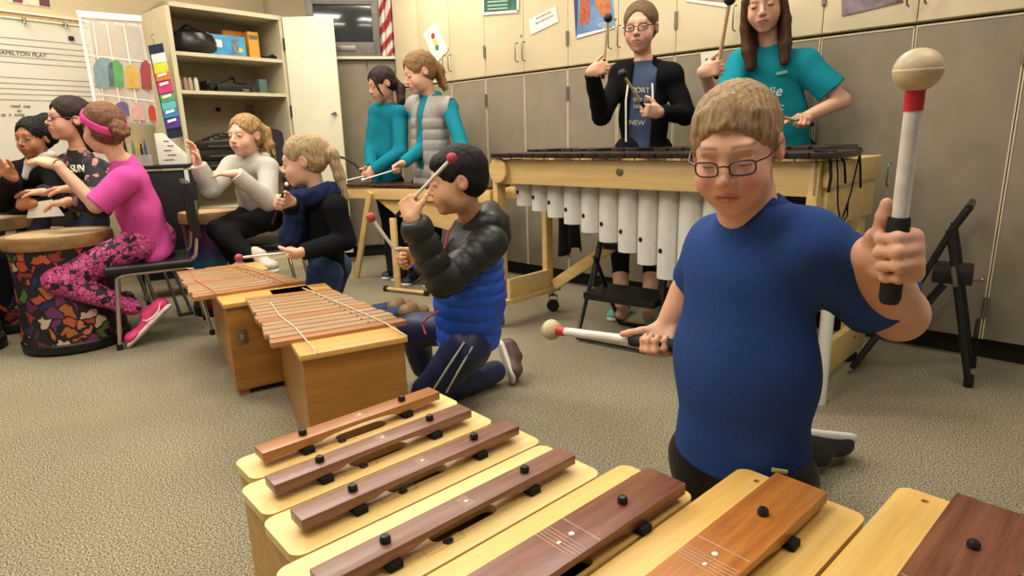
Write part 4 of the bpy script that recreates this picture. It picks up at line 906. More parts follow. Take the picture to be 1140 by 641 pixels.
cc = q3((fl + fr) / 2, .24, .46); MB().box(cc, (np.linalg.norm(fr - fl) - .1, .16, .03), np.stack([V(*ax, 0), V(*nn, 0), V(0, 0, 1)], 1), bev=.006).build('tread', M['black'], st)
tubes(st, 'worn_sleeve', [q3(fl, .05, .14), q3(fl, .012, .05)], .0118, 'steel')
# right stool, seen from its side against the cupboards
A1, A2 = on(948, 412, .02), on(1078, 428, .01)
nn2 = unit(V(.62, .79))
st2 = thing('step_stool', 'black folding step stool standing by the cupboards on the right', 'step stool', V((A1[0] + A2[0]) / 2, (A1[1] + A2[1]) / 2, 0))
P2 = A2[:2]; topY = lambda px, py: vert(px, py, A2[:2], unit(V(.80, -.60)))
hp_ = topY(1079, 232); m1 = topY(1056, 262); 
for off in (0.0, .25):
    o = V(-.28, -.30, 0) * 0 + V(nn2[0], nn2[1], 0) * off
    lowL = vert(966, 392, A2[:2], unit(V(.80, -.60)))
    tubes(st2, 'long_rail', [hp_ + o, m1 + o, topY(1019, 322) + o, A1 * V(1, 1, 0) + V(0, 0, .03) + o * .3], .0125)
    tubes(st2, 'rear_leg', [m1 + o + V(0, 0, .02), topY(1062, 292) + o, A2 + o], .0125)
    tubes(st2, 'side_stay', [topY(1052, 318) + o, topY(1010, 366) + o], .008)
    tubes(st2, 'rubber_foot', [A2 + o + V(0, 0, -.005), A2 + o + V(-.002, 0, .04)], .017, 'black')
tubes(st2, 'top_hoop', [hp_, hp_ + V(nn2[0], nn2[1], 0) * .25], .0135); tubes(st2, 'cross_bar', [A2 + V(0, 0, .2) * 1, A2 + V(nn2[0], nn2[1], 0) * .25 + V(0, 0, .2)], .009)
a_ = topY(1036, 308); b_ = topY(1082, 312); MB().box((a_ + b_) / 2 + V(nn2[0], nn2[1], 0) * .125, (np.linalg.norm(b_ - a_), .23, .05), basis(V(*(b_ - a_)[:2], 0)), bev=.006).build('tread', M['black'], st2)
MB().tube([topY(1061, 296) + V(*(-nn2 * .014), 0), topY(1064, 318) + V(*(-nn2 * .014), 0)], .009, 8).build('pale_sticker', M['steel'], st2)
MB().tube([b_ + V(0, 0, .0), b_ + V(.035, 0, 0)], .005, 8).ball(b_ + V(.04, 0, 0), .009, seg=10).build('lock_knob', M['steel'], st2)
tag(MB().tube([at(*p, 4.45) for p in ((375, 174), (384, 176), (394, 182), (402, 190), (408, 197))], .009, 10).build('rubber_hose', M['black']), 'black curved hose arching up at the left end of the small marimba', 'hose')

# ------------------------------------------------------------ mallets
def mallet(head, butt, r_head, r_shaft, mh, ms, label, grip=None, r_grip=None, collar=None, name='mallet', seam=False, squash=1.0):
    head, butt = V(head), V(butt); d = unit(butt - head); L = np.linalg.norm(butt - head)
    t = thing(name, label, 'mallet', head)
    R = zto(-d)
    h = MB().ball(head, (r_head, r_head, r_head * squash), R, 28).build('mallet_head', mh, t)
    if seam: MB().lathe(head, [(r_head * .99, -.0022), (r_head * 1.012, -.001), (r_head * 1.012, .001), (r_head * .99, .0022)], 36, R).build('seam_line', seam, h)
    MB().tube([head + d * r_head * .6, butt - d * .002], r_shaft, 16).build('shaft', ms, t)
    if collar: MB().tube([head + d * r_head * .85, head + d * (r_head + collar[0])], r_shaft * 1.12, 16).build('collar', collar[1], t)
    if grip:
        g = r_grip or r_shaft * 1.3; s0 = L - grip
        MB().tube([head + d * s0, head + d * (s0 + .006), head + d * (L - .008), butt], [g * .9, g, g * 1.02, g * .8], 16).build('handle_grip', M['grip'], t)
    return t
M['grip'] = mat('black_foam_grip', '#151515', .7, bump=.2, bscale=500)
M['rubber'] = mat('tan_rubber_ball', '#c2ad8c', .45, var=.06, scale=18)
M['seam'] = mat('rubber_seam', '#d8c6a4', .5)
M['redcollar'] = mat('red_collar', '#b8252a', .45)
M['shaftw'] = mat('white_fibre_shaft', '#d9d2c6', .35)
M['redball'] = mat('dusty_red_rubber', '#a83a40', .5)
M['blackball'] = mat('black_rubber', '#1a1614', .5)
M['birchstick'] = mat('pale_wood_stick', '#b99a6c', .5)
# ------------------------------------------------------------ solid modelling of bodies and clothes (distance fields -> one smooth surface)
class Field:
    def __init__(s): s.P = []
    def add(s, pr, k=.012, op='u'): s.P.append((pr, k, op)); return s
    def sub(s, pr, k=.006): return s.add(pr, k, 's')
    def cut(s, p, n, k=.002):
        """remove everything on the side n points to"""
        s.P.append(((V(p), unit(n)), k, 'c')); return s
    def mesh(s, vox, lo=None, hi=None, disp=None):
        U = [pr for pr, k, op in s.P if op == 'u']
        L = np.min([u[1] for u in U], 0) - 3 * vox; H = np.max([u[2] for u in U], 0) + 3 * vox
        if lo is not None: L = np.maximum(L, lo)
        if hi is not None: H = np.minimum(H, hi)
        n = np.ceil((H - L) / vox).astype(int) + 1
        ax = [(L[i] + vox * np.arange(n[i])).astype(np.float32) for i in range(3)]
        D = np.full(n, .05, np.float32)
        for pr, k, op in s.P:
            if op == 'c':
                p, nn = pr; d = ((ax[0] - p[0]) * nn[0])[:, None, None] + ((ax[1] - p[1]) * nn[1])[None, :, None] + ((ax[2] - p[2]) * nn[2])[None, None, :]
                D = np.maximum(D, d.astype(np.float32)); continue
            f, a, b = pr; pad = k + 2.5 * vox
            i0 = np.clip(np.floor((a - pad - L) / vox).astype(int), 0, n); i1 = np.clip(np.ceil((b + pad - L) / vox).astype(int) + 1, 0, n)
            if np.any(i1 - i0 < 1): continue
            sl = tuple(slice(i0[i], i1[i]) for i in range(3))
            d = f(ax[0][sl[0]][:, None, None], ax[1][sl[1]][None, :, None], ax[2][sl[2]][None, None, :]).astype(np.float32)
            A = D[sl]
            if op == 'u': h = np.maximum(k - np.abs(A - d), 0) / k; D[sl] = np.minimum(A, d) - h * h * k * .25
            elif op == 's': d = -d; h = np.maximum(k - np.abs(A - d), 0) / k; D[sl] = np.maximum(A, d) + h * h * k * .25
        if disp is not None: D = D + disp(ax[0][:, None, None], ax[1][None, :, None], ax[2][None, None, :]).astype(np.float32)
        return surface_nets(D, L, vox)
def surface_nets(D, L, vox):
    S = D < 0
    c = np.zeros(np.array(S.shape) - 1, np.int8)
    for i in (0, 1):
        for j in (0, 1):
            for k in (0, 1): c += S[i:S.shape[0] - 1 + i, j:S.shape[1] - 1 + j, k:S.shape[2] - 1 + k]
    act = (c > 0) & (c < 8); I = np.argwhere(act)
    if len(I) == 0: return np.zeros((0, 3)), np.zeros((0, 4), int)
    idx = -np.ones(act.shape, np.int64); idx[tuple(I.T)] = np.arange(len(I))
    acc = np.zeros((len(I), 3)); cnt = np.zeros(len(I))
    cor = [(0, 0, 0), (1, 0, 0), (0, 1, 0), (1, 1, 0), (0, 0, 1), (1, 0, 1), (0, 1, 1), (1, 1, 1)]
    vals = [D[I[:, 0] + a, I[:, 1] + b, I[:, 2] + e] for a, b, e in cor]
    for a in range(8):
        for b in range(a + 1, 8):
            df = [cor[b][q] - cor[a][q] for q in range(3)]
            if sum(abs(x) for x in df) != 1: continue
            va, vb = vals[a], vals[b]; m = (va < 0) != (vb < 0); t = np.where(m, va / np.where(m, va - vb, 1), 0)
            p = np.array(cor[a])[None] + t[:, None] * np.array(df)[None]; acc += p * m[:, None]; cnt += m
    Vt = L + vox * (I + acc / cnt[:, None])
    F = []
    for ax_ in range(3):
        o1, o2 = [(1, 2), (2, 0), (0, 1)][ax_]
        s0 = [slice(None)] * 3; s1 = [slice(None)] * 3; s0[ax_] = slice(0, -1); s1[ax_] = slice(1, None)
        a, b = S[tuple(s0)], S[tuple(s1)]; cr = np.argwhere(a != b)
        if len(cr) == 0: continue
        ok = (cr[:, o1] > 0) & (cr[:, o2] > 0) & (cr[:, o1] < act.shape[o1]) & (cr[:, o2] < act.shape[o2]); cr = cr[ok]
        e1 = np.zeros(3, int); e1[o1] = 1; e2 = np.zeros(3, int); e2[o2] = 1
        q = [idx[tuple((cr - e1 - e2).T)], idx[tuple((cr - e2).T)], idx[tuple(cr.T)], idx[tuple((cr - e1).T)]]
        Q = np.stack(q, 1); ins = a[tuple(cr.T)]; Q = np.where(ins[:, None], Q, Q[:, ::-1]); F.append(Q[(Q >= 0).all(1)])
    return Vt, np.concatenate(F)
def relax(Vt, F, it=2, lam=.5):
    for _ in range(it):
        acc = np.zeros_like(Vt); n = np.zeros(len(Vt))
        for a in range(4):
            b = (a + 1) % 4; np.add.at(acc, F[:, a], Vt[F[:, b]]); np.add.at(acc, F[:, b], Vt[F[:, a]]); np.add.at(n, F[:, a], 1); np.add.at(n, F[:, b], 1)
        Vt = Vt + lam * (acc / np.maximum(n, 1)[:, None] - Vt)
    return Vt
# primitives: (function, low corner, high corner)
def cap(a, b, ra, rb=None, fd=None, fl=1.0, bulge=0.0, rip=None):
    a, b = V(a), V(b); rb = ra if rb is None else rb; ba = b - a; L2 = max(ba @ ba, 1e-9)
    if fd is not None: fd = unit(fd)
    def f(x, y, z):
        px, py, pz = x - a[0], y - a[1], z - a[2]
        t = np.clip((px * ba[0] + py * ba[1] + pz * ba[2]) / L2, 0, 1)
        qx, qy, qz = px - t * ba[0], py - t * ba[1], pz - t * ba[2]
        d2 = qx * qx + qy * qy + qz * qz
        r = ra + (rb - ra) * t
        if bulge: r = r + bulge * 4 * t * (1 - t)
        if rip: r = r + rip[0] * (np.sqrt(np.abs(np.sin(np.pi * (rip[1] * t + (rip[2] if len(rip) > 2 else 0))))) - .6)
        if fd is not None:
            n = qx * fd[0] + qy * fd[1] + qz * fd[2]; d2 = d2 + n * n * (1 / fl ** 2 - 1)
            return (np.sqrt(np.maximum(d2, 0)) - r) * (.5 + .5 * fl)
        return np.sqrt(np.maximum(d2, 0)) - r
    m = max(ra, rb) + bulge + (rip[0] if rip else 0); return f, np.minimum(a, b) - m, np.maximum(a, b) + m
def ell(c, r, R=None):
    c = V(c); r = V(r) if not np.isscalar(r) else V(r, r, r); R = np.eye(3) if R is None else R
    def f(x, y, z):
        px, py, pz = x - c[0], y - c[1], z - c[2]
        l = [px * R[0, i] + py * R[1, i] + pz * R[2, i] for i in range(3)]
        k0 = np.sqrt(sum((l[i] / r[i]) ** 2 for i in range(3))); k1 = np.sqrt(sum((l[i] / r[i] ** 2) ** 2 for i in range(3)))
        return k0 * (k0 - 1) / np.maximum(k1, 1e-6)
    e = np.sqrt((R ** 2) @ (r ** 2)); return f, c - e, c + e
def rbox(c, h, R, rad):
    c = V(c); h = V(h)
    def f(x, y, z):
        px, py, pz = x - c[0], y - c[1], z - c[2]
        q = [np.abs(px * R[0, i] + py * R[1, i] + pz * R[2, i]) - (h[i] - rad) for i in range(3)]
        return np.sqrt(sum(np.maximum(v, 0) ** 2 for v in q)) + np.minimum(np.maximum(q[0], np.maximum(q[1], q[2])), 0) - rad
    e = np.abs(R) @ h; return f, c - e, c + e
class Fr:
    """local frame: x = person's right, y = forward, z = up"""
    def __init__(s, o, fwd, up=(0, 0, 1), sc=1.0):
        s.o = V(o); s.s = sc; y = unit(fwd); z = unit(V(up) - y * (V(up) @ y)); x = np.cross(y, z); s.R = np.stack([x, y, z], 1)
    def p(s, *a): return s.o + s.R @ (V(*a) * s.s)
    def d(s, *a): return s.R @ V(*a)
    def cap(s, a, b, ra, rb=None, **k): return cap(s.p(*a), s.p(*b), ra * s.s, (ra if rb is None else rb) * s.s, **k)
    def ell(s, c, r, R=None): return ell(s.p(*c), V(*r) * s.s, s.R if R is None else s.R @ R)
    def loc(s, P): return ((P - s.o) @ s.R) / s.s
def folds(amp, f=22, seed=0.0, ax=(1, 1, 1)):
    def g(x, y, z):
        x, y, z = x * ax[0], y * ax[1], z * ax[2]
        a = np.sin(f * (x + .6 * y) + 3 * np.sin(f * .45 * z + seed) + seed); b = np.sin(f * 1.3 * (y - .5 * z + .3 * x) + 2.5 * np.sin(f * .4 * x + seed * 2)); c = np.sin(f * 1.1 * (z + .4 * x) + 2.2 * np.sin(f * .5 * y + 1 + seed))
        return amp * (a * b + .6 * c * a)
    return g
def strands(amp, fr, n=(1, 1, .15), f=260, seed=0.0):
    R = fr.R; o = fr.o
    def g(x, y, z):
        px, py, pz = x - o[0], y - o[1], z - o[2]
        l = [px * R[0, i] + py * R[1, i] + pz * R[2, i] for i in range(3)]
        u = l[0] * n[0] * f; v = l[1] * n[1] * f; w = l[2] * n[2] * f
        return amp * (np.sin(u + 1.7 * np.sin(w * .6 + seed)) * np.sin(v + 1.3 * np.sin(u * .3)) + .7 * np.sin(w + 2 * np.sin(v * .37 + seed)))
    return g
def mesh_obj(name, parts, m, parent, col=None, rel=1):
    Vs, Fs, n = [], [], 0
    for Vt, F in parts:
        if len(Vt) == 0: continue
        Vt = relax(Vt, F, rel, .45) if rel else Vt
        Vs.append(Vt); Fs.append(F + n); n += len(Vt)
    Vt = np.concatenate(Vs); F = np.concatenate(Fs); me = bpy.data.meshes.new(name); o = V(parent['_o'])
    me.vertices.add(len(Vt)); me.vertices.foreach_set('co', (Vt - o).astype(np.float32).ravel())
    me.loops.add(len(F) * 4); me.loops.foreach_set('vertex_index', F.astype(np.int32).ravel())
    me.polygons.add(len(F)); me.polygons.foreach_set('loop_start', np.arange(0, len(F) * 4, 4, dtype=np.int32)); me.polygons.foreach_set('loop_total', np.full(len(F), 4, np.int32))
    me.update(calc_edges=True); me.polygons.foreach_set('use_smooth', [True] * len(F))
    if col is not None:
        c = np.ones((len(Vt), 4), np.float32); c[:, :3] = col(Vt) if callable(col) else np.array(lin(col))[:3]
        a = me.color_attributes.new('Col', 'FLOAT_COLOR', 'POINT'); a.data.foreach_set('color', c.ravel())
    me.materials.append(m); ob = bpy.data.objects.new(name, me); COL.objects.link(ob); ob.parent = parent; ob['_o'] = parent['_o']
    return ob
def L3(h): return np.array(lin(h))[:3]
def mixc(c, t, m): return c + (np.array(t) - c) * m[:, None]
M['skin'] = vcol('skin', .5, sss=.12, bump=.08, bscale=500, var=.05, nscale=25)
M['hair'] = vcol('hair', .62, bump=.9, bscale=420, var=.38, nscale=150, spec=.22, stretch=(1, 1, .10))
M['cloth'] = vcol('cloth', .9, bump=.25, bscale=600, sheen=.0, var=.06, nscale=60, spec=.1)
M['nylon'] = vcol('nylon', .45, bump=.12, bscale=120, var=.08, nscale=40, spec=.4)
M['knit'] = vcol('heather_knit', .9, bump=.3, bscale=420, var=.16, nscale=260, spec=.15)
M['denim'] = vcol('denim', .85, bump=.3, bscale=500, var=.35, nscale=22, spec=.2)
M['shoe'] = vcol('shoe', .5, bump=.1, var=.05)
M['lens'] = mat('spectacle_lens', '#ffffff', .02, alpha=.10, var=0, spec=.8)

def head_field(F_, neck, rn=.047, jaw=1.0, cheek=1.0):
    f = Field()
    f.add(F_.ell((0, -.015, .035), (.073, .090, .078)))
    f.add(F_.ell((0, .022, -.025), (.061, .066, .078)), .03); f.add(F_.ell((0, .030, -.068), (.044 * jaw, .052, .038)), .025)
    f.add(F_.ell((0, .070, -.093), (.017, .014, .013)), .022)
    for q in (-1, 1): f.add(F_.ell((q * .034, .054, -.038), (.026 * cheek, .027 * cheek, .029)), .02)
    f.add(F_.cap((-.034, .0745, .024), (.034, .0745, .024), .0085), .022)
    for q in (-1, 1): f.sub(F_.ell((q * .031, .1, .006), (.018, .016, .0115)), .013)
    for q in (-1, 1): f.add(F_.ell((q * .031, .0735, .004), (.0145, .0138, .0125)), .004)
    f.add(F_.cap((0, .081, .010), (0, .1025, -.020), .006, .009), .012); f.add(F_.ell((0, .1045, -.0255), (.0095, .009, .0082)), .006)
    for q in (-1, 1): f.add(F_.ell((q * .0098, .0955, -.0285), (.0068, .0088, .0064)), .005)
    f.add(F_.ell((0, .080, -.056), (.027, .016, .022)), .016)
    f.add(F_.ell((0, .0925, -.0535), (.019, .0075, .0046)), .004); f.add(F_.ell((0, .0912, -.0615), (.016, .008, .0056)), .004)
    f.sub(F_.cap((-.019, .0985, -.0577), (.019, .0985, -.0577), .0032), .003)
    for q in (-1, 1):
        f.add(F_.ell((q * .075, -.012, -.004), (.0095, .019, .029)), .006); f.sub(F_.ell((q * .0845, -.006, -.002), (.006, .010, .016)), .004)
    f.add(cap(F_.p(0, -.02, -.05), neck, rn * F_.s, rn * 1.05 * F_.s), .02)
    return f
def face_col(F_, skin, brow, lip='#a8645c', blush=.0, bz=.030):
    sk = L3(skin)
    def c(P):
        l = F_.loc(P); C = np.tile(sk, (len(P), 1)); x, y, z = l[:, 0], l[:, 1], l[:, 2]; ax_ = np.abs(x)
        front = y > .05
        g = np.exp(-(((ax_ - .036) / .017) ** 2 + ((z + .032) / .019) ** 2)) * front; C = mixc(C, L3('#c4685a'), np.clip(g * blush, 0, 1))
        g = np.exp(-((x / .012) ** 2 + ((z + .027) / .01) ** 2)) * (y > .09); C = mixc(C, L3('#c4786a'), g * blush * .6)
        li = np.clip(1.35 - np.sqrt((x / .0205) ** 2 + ((z + .0575) / .0085) ** 2), 0, .35) / .35 * (y > .078); C = mixc(C, L3(lip), li * .75)
        ml = np.exp(-((z + .0577) / .0014) ** 2) * (ax_ < .02) * (y > .078); C = mixc(C, L3('#5c2a26'), np.clip(ml * .9, 0, 1))
        arc = bz + .0028 - ((ax_ - .03) / .02) ** 2 * .003
        b = np.exp(-((z - arc) / .0028) ** 2) * (ax_ > .012) * (ax_ < .050) * (y > .05); C = mixc(C, L3(brow), b * .75)
        er = np.exp(-(((ax_ - .082) / .006) ** 2)) * (np.abs(z) < .04) * (np.abs(y + .01) < .03); C = mixc(C, L3('#c07060'), er * .35 * min(1, blush + .4))
        return C
    return c
def eyes(F_, parent, iris='#5a7080', open_=.4, down=.25, side=0.0, lash='#3a2a22'):
    for q in (-1, 1):
        c = V(q * .031, .0735, .004); r = .01455; Vt, Fc, Cc = [], [], []
        nu, nv = 18, 10; g = unit(V(side, 1, -down * .9))
        for j in range(nv + 1):
            for i in range(nu + 1):
                az = -.95 + 1.9 * i / nu; w = max(0, 1 - (az / .95) ** 2) ** .6
                el = -down * .8 + (-.5 + j / nv) * 2 * open_ * w * .62
                d = V(math.sin(az) * math.cos(el), math.cos(az) * math.cos(el), math.sin(el))
                Vt.append(F_.p(*(c + d * V(r, r * .955, r * .875)))); a = math.acos(min(1, d @ g))
                Cc.append(L3('#120d0b') if a < .17 else (L3(iris) if a < .42 else L3('#cfc4b8')))
        for j in range(nv):
            for i in range(nu): k = j * (nu + 1) + i; Fc.append((k, k + 1, k + nu + 2, k + nu + 1))
        Cc = np.array(Cc); mesh_obj('eye', [(np.array(Vt), np.array(Fc))], M['eye'], parent, lambda P, Cc=Cc: Cc, 0)
        top = [Vt[nv * (nu + 1) + i] + F_.d(0, .0006 * F_.s, .0002) for i in range(nu + 1)]
        MB().tube(top, .0011 * F_.s, 6).build('eyelashes', bpy.data.materials.get('lash') or mat('lash', lash, .8), parent)
M['eye'] = vcol('eye', .15, var=0, spec=.6)
def hair_cap(F_, t=.010, top=.070, side=.060, low=True, nape=True):
    """close cap of hair with an opening for the face"""
    f = Field(); f.add(F_.ell((0, -.018, .037), (.074 + t, .091 + t, .079 + t)))
    if nape: f.add(F_.ell((0, -.048, -.018), (.060 + t * .6, .052 + t * .6, .052)), .03)
    f.sub(F_.ell((0, .088, top - .092), (side, .078, .09)), .01)
    f.sub(F_.ell((0, .052, -.078), (.11, .06, .062)), .012)
    for q in (-1, 1): f.sub(F_.ell((q * .082, .0, -.012), (.02, .026, .033)), .006)
    return f
def glasses(F_, parent, col='#3a2c2a', w=.0195, h=.013, r=.0014):
    m = mat('frame' + col, col, .35)
    t = MB(); yy = .103
    def rim(q): return [F_.p(q * .031 + w * math.copysign(abs(math.cos(a)) ** .6, math.cos(a)), yy - abs(q * .031 + w * math.cos(a)) ** 2 * 4.2, -.001 + h * math.copysign(abs(math.sin(a)) ** .6, math.sin(a))) for a in [2 * PI * k / 28 for k in range(28)]]
    for q in (-1, 1): t.tube(rim(q), r * F_.s, 8, closed=True)
    t.tube([F_.p(-.0115, yy, .003), F_.p(0, yy + .003, .006), F_.p(.0115, yy, .003)], r * F_.s, 8)
    for q in (-1, 1): t.tube([F_.p(q * .050, yy - .0105, .006), F_.p(q * .068, .075, .007), F_.p(q * .077, .03, .006), F_.p(q * .080, -.01, .008), F_.p(q * .078, -.026, -.004)], r * F_.s, 8)
    g = t.build('glasses', m, parent)
    for q in (-1, 1):
        l = MB(); R_ = rim(q); vs = [l.bm.verts.new(p) for p in R_]; l.bm.faces.new(vs); l.build('lens', M['lens'], g)
    return g
def hand(f, wrist, x, y, side, sc=1.0, curl=(1.2, 1.5, .9), spread=.06, thumb=None, fcurl=None, tcurl=.5):
    """fingers and palm added to field f. x: towards the thumb side, y: fingers' direction at the palm; side +1 right hand, -1 left"""
    y = unit(y); x = unit(V(x) - y * (V(x) @ y)); z = np.cross(x, y) * side; R = np.stack([x, y, z], 1)
    if np.linalg.det(R) < 0: Rb = np.stack([x, y, -z], 1)
    else: Rb = R
    P = lambda a, b, c: V(wrist) + (x * a + y * b + z * c) * sc
    f.add(rbox(P(.001, .043, -.002), V(.036, .045, .0125) * sc, Rb, .012 * sc), .012)
    f.add(cap(P(.0, -.01, 0), P(.0, .03, 0), .021 * sc, .024 * sc, z, .75), .015)
    f.add(ell(P(.024, .030, .008), V(.016, .026, .013) * sc, Rb), .012)
    f.add(ell(P(-.024, .035, .006), V(.012, .03, .011) * sc, Rb), .012)
    for i, (bx_, ln) in enumerate(((.027, .070), (.0092, .078), (-.0092, .073), (-.0265, .058))):
        cc = (fcurl[i] if fcurl else curl); base = P(bx_, .080 - (.004 if i in (0, 3) else 0) - (.004 if i == 3 else 0), 0); a = 0; p = base; r = (.0088, .0088, .0085, .0076)[i]
        sp = (1.5 - i) * spread; d0 = y * math.cos(sp) + x * math.sin(sp)
        for k, fr in enumerate((.45, .31, .24)):
            a += cc[k]; d = d0 * math.cos(a) + z * math.sin(a); q = p + d * ln * fr * sc
            f.add(cap(p, q, r * sc * (1, .95, .88)[k], r * sc * (.95, .88, .80)[k]), .0045 if k else .009)
            if k: f.add(ell(p, V(r, r, r) * sc * 1.06), .003)
            p = q
    th = thumb or ((.75, .55, .30), (.35, .75, .55)); b = P(.026, .018, .008); d1 = unit(x * th[0][0] + y * th[0][1] + z * th[0][2]); d2 = unit(x * th[1][0] + y * th[1][1] + z * th[1][2])
    q = b + d1 * .036 * sc; f.add(cap(b, q, .0125 * sc, .0105 * sc), .012); q2 = q + d1 * .008 * sc + d2 * .022 * sc; f.add(cap(q, q2, .0102 * sc, .0096 * sc), .005); f.add(cap(q2, q2 + unit(d2 + z * tcurl * .3) * .018 * sc, .0095 * sc, .0078 * sc), .004)
    return f
def grip_wrist(G, sd, y, side, sc, r=.012):
    """wrist position that puts the stick (through G along sd) inside the closed hand"""
    y = unit(y); x = unit(V(sd) - y * (V(sd) @ y)); z = np.cross(x, y) * side
    return V(G) - (y * .072 + z * (.016 + r)) * sc, x, y
def torso(f, P, N, SR, SL, wp, ww, wc, off=0, dep=.64, k=.05, rip=None, sh=.055, waist=.45, belly=0):
    s = unit(V(SL) - V(SR)); up = unit(V(N) - V(P)); fr = unit(np.cross(up, s) * -1); fd = fr
    A = V(P); W_ = V(P) + (V(N) - V(P)) * waist + fr * belly; C = V(P) + (V(N) - V(P)) * .78
    f.add(cap(A, W_, wp + off, ww + off, fd, dep, rip=rip and (rip[0], rip[1])), k); f.add(cap(W_, C, ww + off, wc + off, fd, dep, rip=rip and (rip[0], rip[1])), k)
    f.add(cap(V(SR) , V(SL), sh + off, sh + off), k * .8)
    f.add(cap(V(SR) * .5 + V(SL) * .5, N, sh + off * .5, .05 + off * .3), .04)
    return fr
def shoe(toe, heel, parent, col, sole='#d8d2c4', r=.036, up=(0, 0, 1), name='shoe', vox=.005, tilt=None, sole_h=.022):
    toe, heel = V(toe), V(heel); d = unit(toe - heel); u = unit(V(up) - d * (V(up) @ d)); L = np.linalg.norm(toe - heel)
    f = Field(); f.add(cap(heel + u * .035, toe - d * .02 + u * .022, r, r * .85, u, .75)); f.add(cap(heel + u * .045, heel + d * L * .35 + u * .06, r * .95, r * .75), .03); f.add(ell(toe - d * .035 + u * .028, V(.04, .045, .026)), .03)
    f.cut(heel + u * .012, -u)
    sh = mesh_obj(name, [f.mesh(vox)], M['shoe'], parent, col)
    g = Field(); g.add(cap(heel + u * .01, toe - d * .01 + u * .01, r * 1.12, r * 1.02, u, .5)); g.cut(heel, -u); g.cut(heel + u * sole_h, u)
    mesh_obj('sole', [g.mesh(vox)], M['shoe'], sh, sole)
    return sh
# ------------------------------------------------------------ people
def person(label, foot): return thing('person', label, 'person', foot)
def arm(f, S, E, Wr, r=(.045, .037, .024), off=0, rip=None, k=.02, fl=1):
    f.add(cap(S, E, r[0] + off, r[1] + off, rip=rip), k); f.add(cap(E, Wr, r[1] * .98 + off, r[2] + off, bulge=.003, rip=rip), k)
    return f
def leg_(f, Hp, K, A, r=(.075, .052, .034), off=0, k=.03):
    f.add(cap(Hp, K, r[0] + off, r[1] + off), k); f.add(cap(K, A, r[1] * .97 + off, r[2] + off, bulge=.004), k); return f
def ribbon(name, pts, w, th, R, m, parent):
    return MB().tube(pts, w, 8).build(name, m, parent)

# ===== boy in the blue t-shirt, kneeling behind the low bass bars
B = person('boy kneeling in a royal blue t-shirt and glasses, raising a big mallet', V(.50, 1.2, 0))
hf = Fr(at(819, 166, 1.10), (-.47, -.80, -.30), (-.22, -.25, 1), .92)
SR, SL = at(799, 275, 1.22), at(900, 272, 1.07); N = (SR + SL) / 2 + V(-.022, -.01, .080); PV = at(823, 500, 1.19)
EL, ER = at(1000, 349, 1.10), at(768, 324, 1.34)
GL = at(997, 287, .87); ML_h, ML_b = at(1022, 78, .86), at(990, 337, .88)
sdir = unit(ML_h - ML_b)
yL = unit(V(.12, -1, .15)); wL, xL, _ = grip_wrist(GL, sdir, yL, -1, 1.06, .006)
# left hand: back of the hand faces the camera's right, fingers wrap round the front of the handle
MR_h, MR_b = at(614, 367, 1.52), at(752, 385, 1.26); sR = unit(MR_h - MR_b); GR = at(727, 383, 1.30)
skin = '#d3a083'
f = head_field(hf, N + V(0, 0, -.05), .056, 1.14, 1.16); hv = f.mesh(.0024)
f = Field(); arm(f, SL, EL, wL, (.052, .047, .031)); hand(f, wL, xL, yL, -1, 1.06, curl=(1.25, 1.55, 1.0), spread=.02, thumb=((.2, .75, .45), (.9, .3, .0)), tcurl=-.2); la = f.mesh(.0026)
wR = at(744, 362, 1.335); yR = unit(V(-.62, -.25, -.30)); xR = sR
f = Field(); arm(f, SR, ER, wR, (.042, .038, .027)); hand(f, wR, xR, unit(V(-.35, -.55, -.55)), 1, .9, curl=(1.1, 1.4, .9), spread=.02, thumb=((.7, .5, .5), (.9, .4, .25)), tcurl=.2); ra = f.mesh(.003)
f = Field(); torso(f, PV, N + V(0, 0, -.03), SR, SL, .105, .105, .09, 0, .66, sh=.034); core = f.mesh(.008)
fc = face_col(hf, skin, '#62462f', '#b8655a', .58)
mesh_obj('body', [hv, la, ra, core], M['skin'], B, fc)
eyes(hf, B, '#5a6a70', .2, .72, .0)
f = hair_cap(hf, .007, .066, .062)
for i in range(14): a = -.056 + .0086 * i; f.add(hf.cap((a * .85, .040, .104 - abs(a) * .5), (a + .004, .0765 - abs(a) * .55, .074 - .004 * ((i * 5) % 3) - abs(a) * .25), .008, .0035), .012)
for q in (-1, 1): f.add(hf.cap((q * .074, .012, .03), (q * .073, .022, .0), .006, .004), .006)
mesh_obj('hair', [f.mesh(.0024, disp=strands(.0009, hf, (1, .5, .35), 420))], M['hair'], B, '#957a58')
glasses(hf, B, '#33262a', .021, .0135, .0016)
# t-shirt
HZ = at(829, 533, 1.10)[2]
f = Field(); fr = torso(f, PV * V(1, 1, 0) + V(0, 0, HZ - .06), N + V(0, 0, -.012), SR, SL, .139, .126, .117, .006, .76, waist=.48, sh=.050)
slv = SL + (EL - SL) * .80; slr = SR + (ER - SR) * .7
f.add(cap(SL, SL + (EL - SL) * .95, .064, .074), .03); f.add(cap(SR, SR + (ER - SR) * .85, .052, .056), .03)
f.sub(cap(SL + (EL - SL) * .6, EL, .053, .058), .004); f.cut(V(0, 0, HZ), V(0, .0, -1))
f.sub(cap(SR + (ER - SR) * .6, ER + V(0, 0, -.02), .041, .045), .004)
nk = N + V(0, 0, .04)
c1 = cap(nk + V(0, 0, -.02), nk + V(0, 0, .08), .046, .046); c2 = ell(N + fr * .058 + V(0, 0, .020), V(.040, .036, .034)); f.sub(c1, .006); f.sub(c2, .008)
def cut_at(P, d, r):  # sleeve hem: slice the tube off beyond P
    return rbox(V(P) + unit(d) * .09, V(r, r, .09), zto(d), .002)
f.sub(cut_at(slv, EL - SL, .085), .002); f.sub(cut_at(slr, ER - SR, .07), .002)
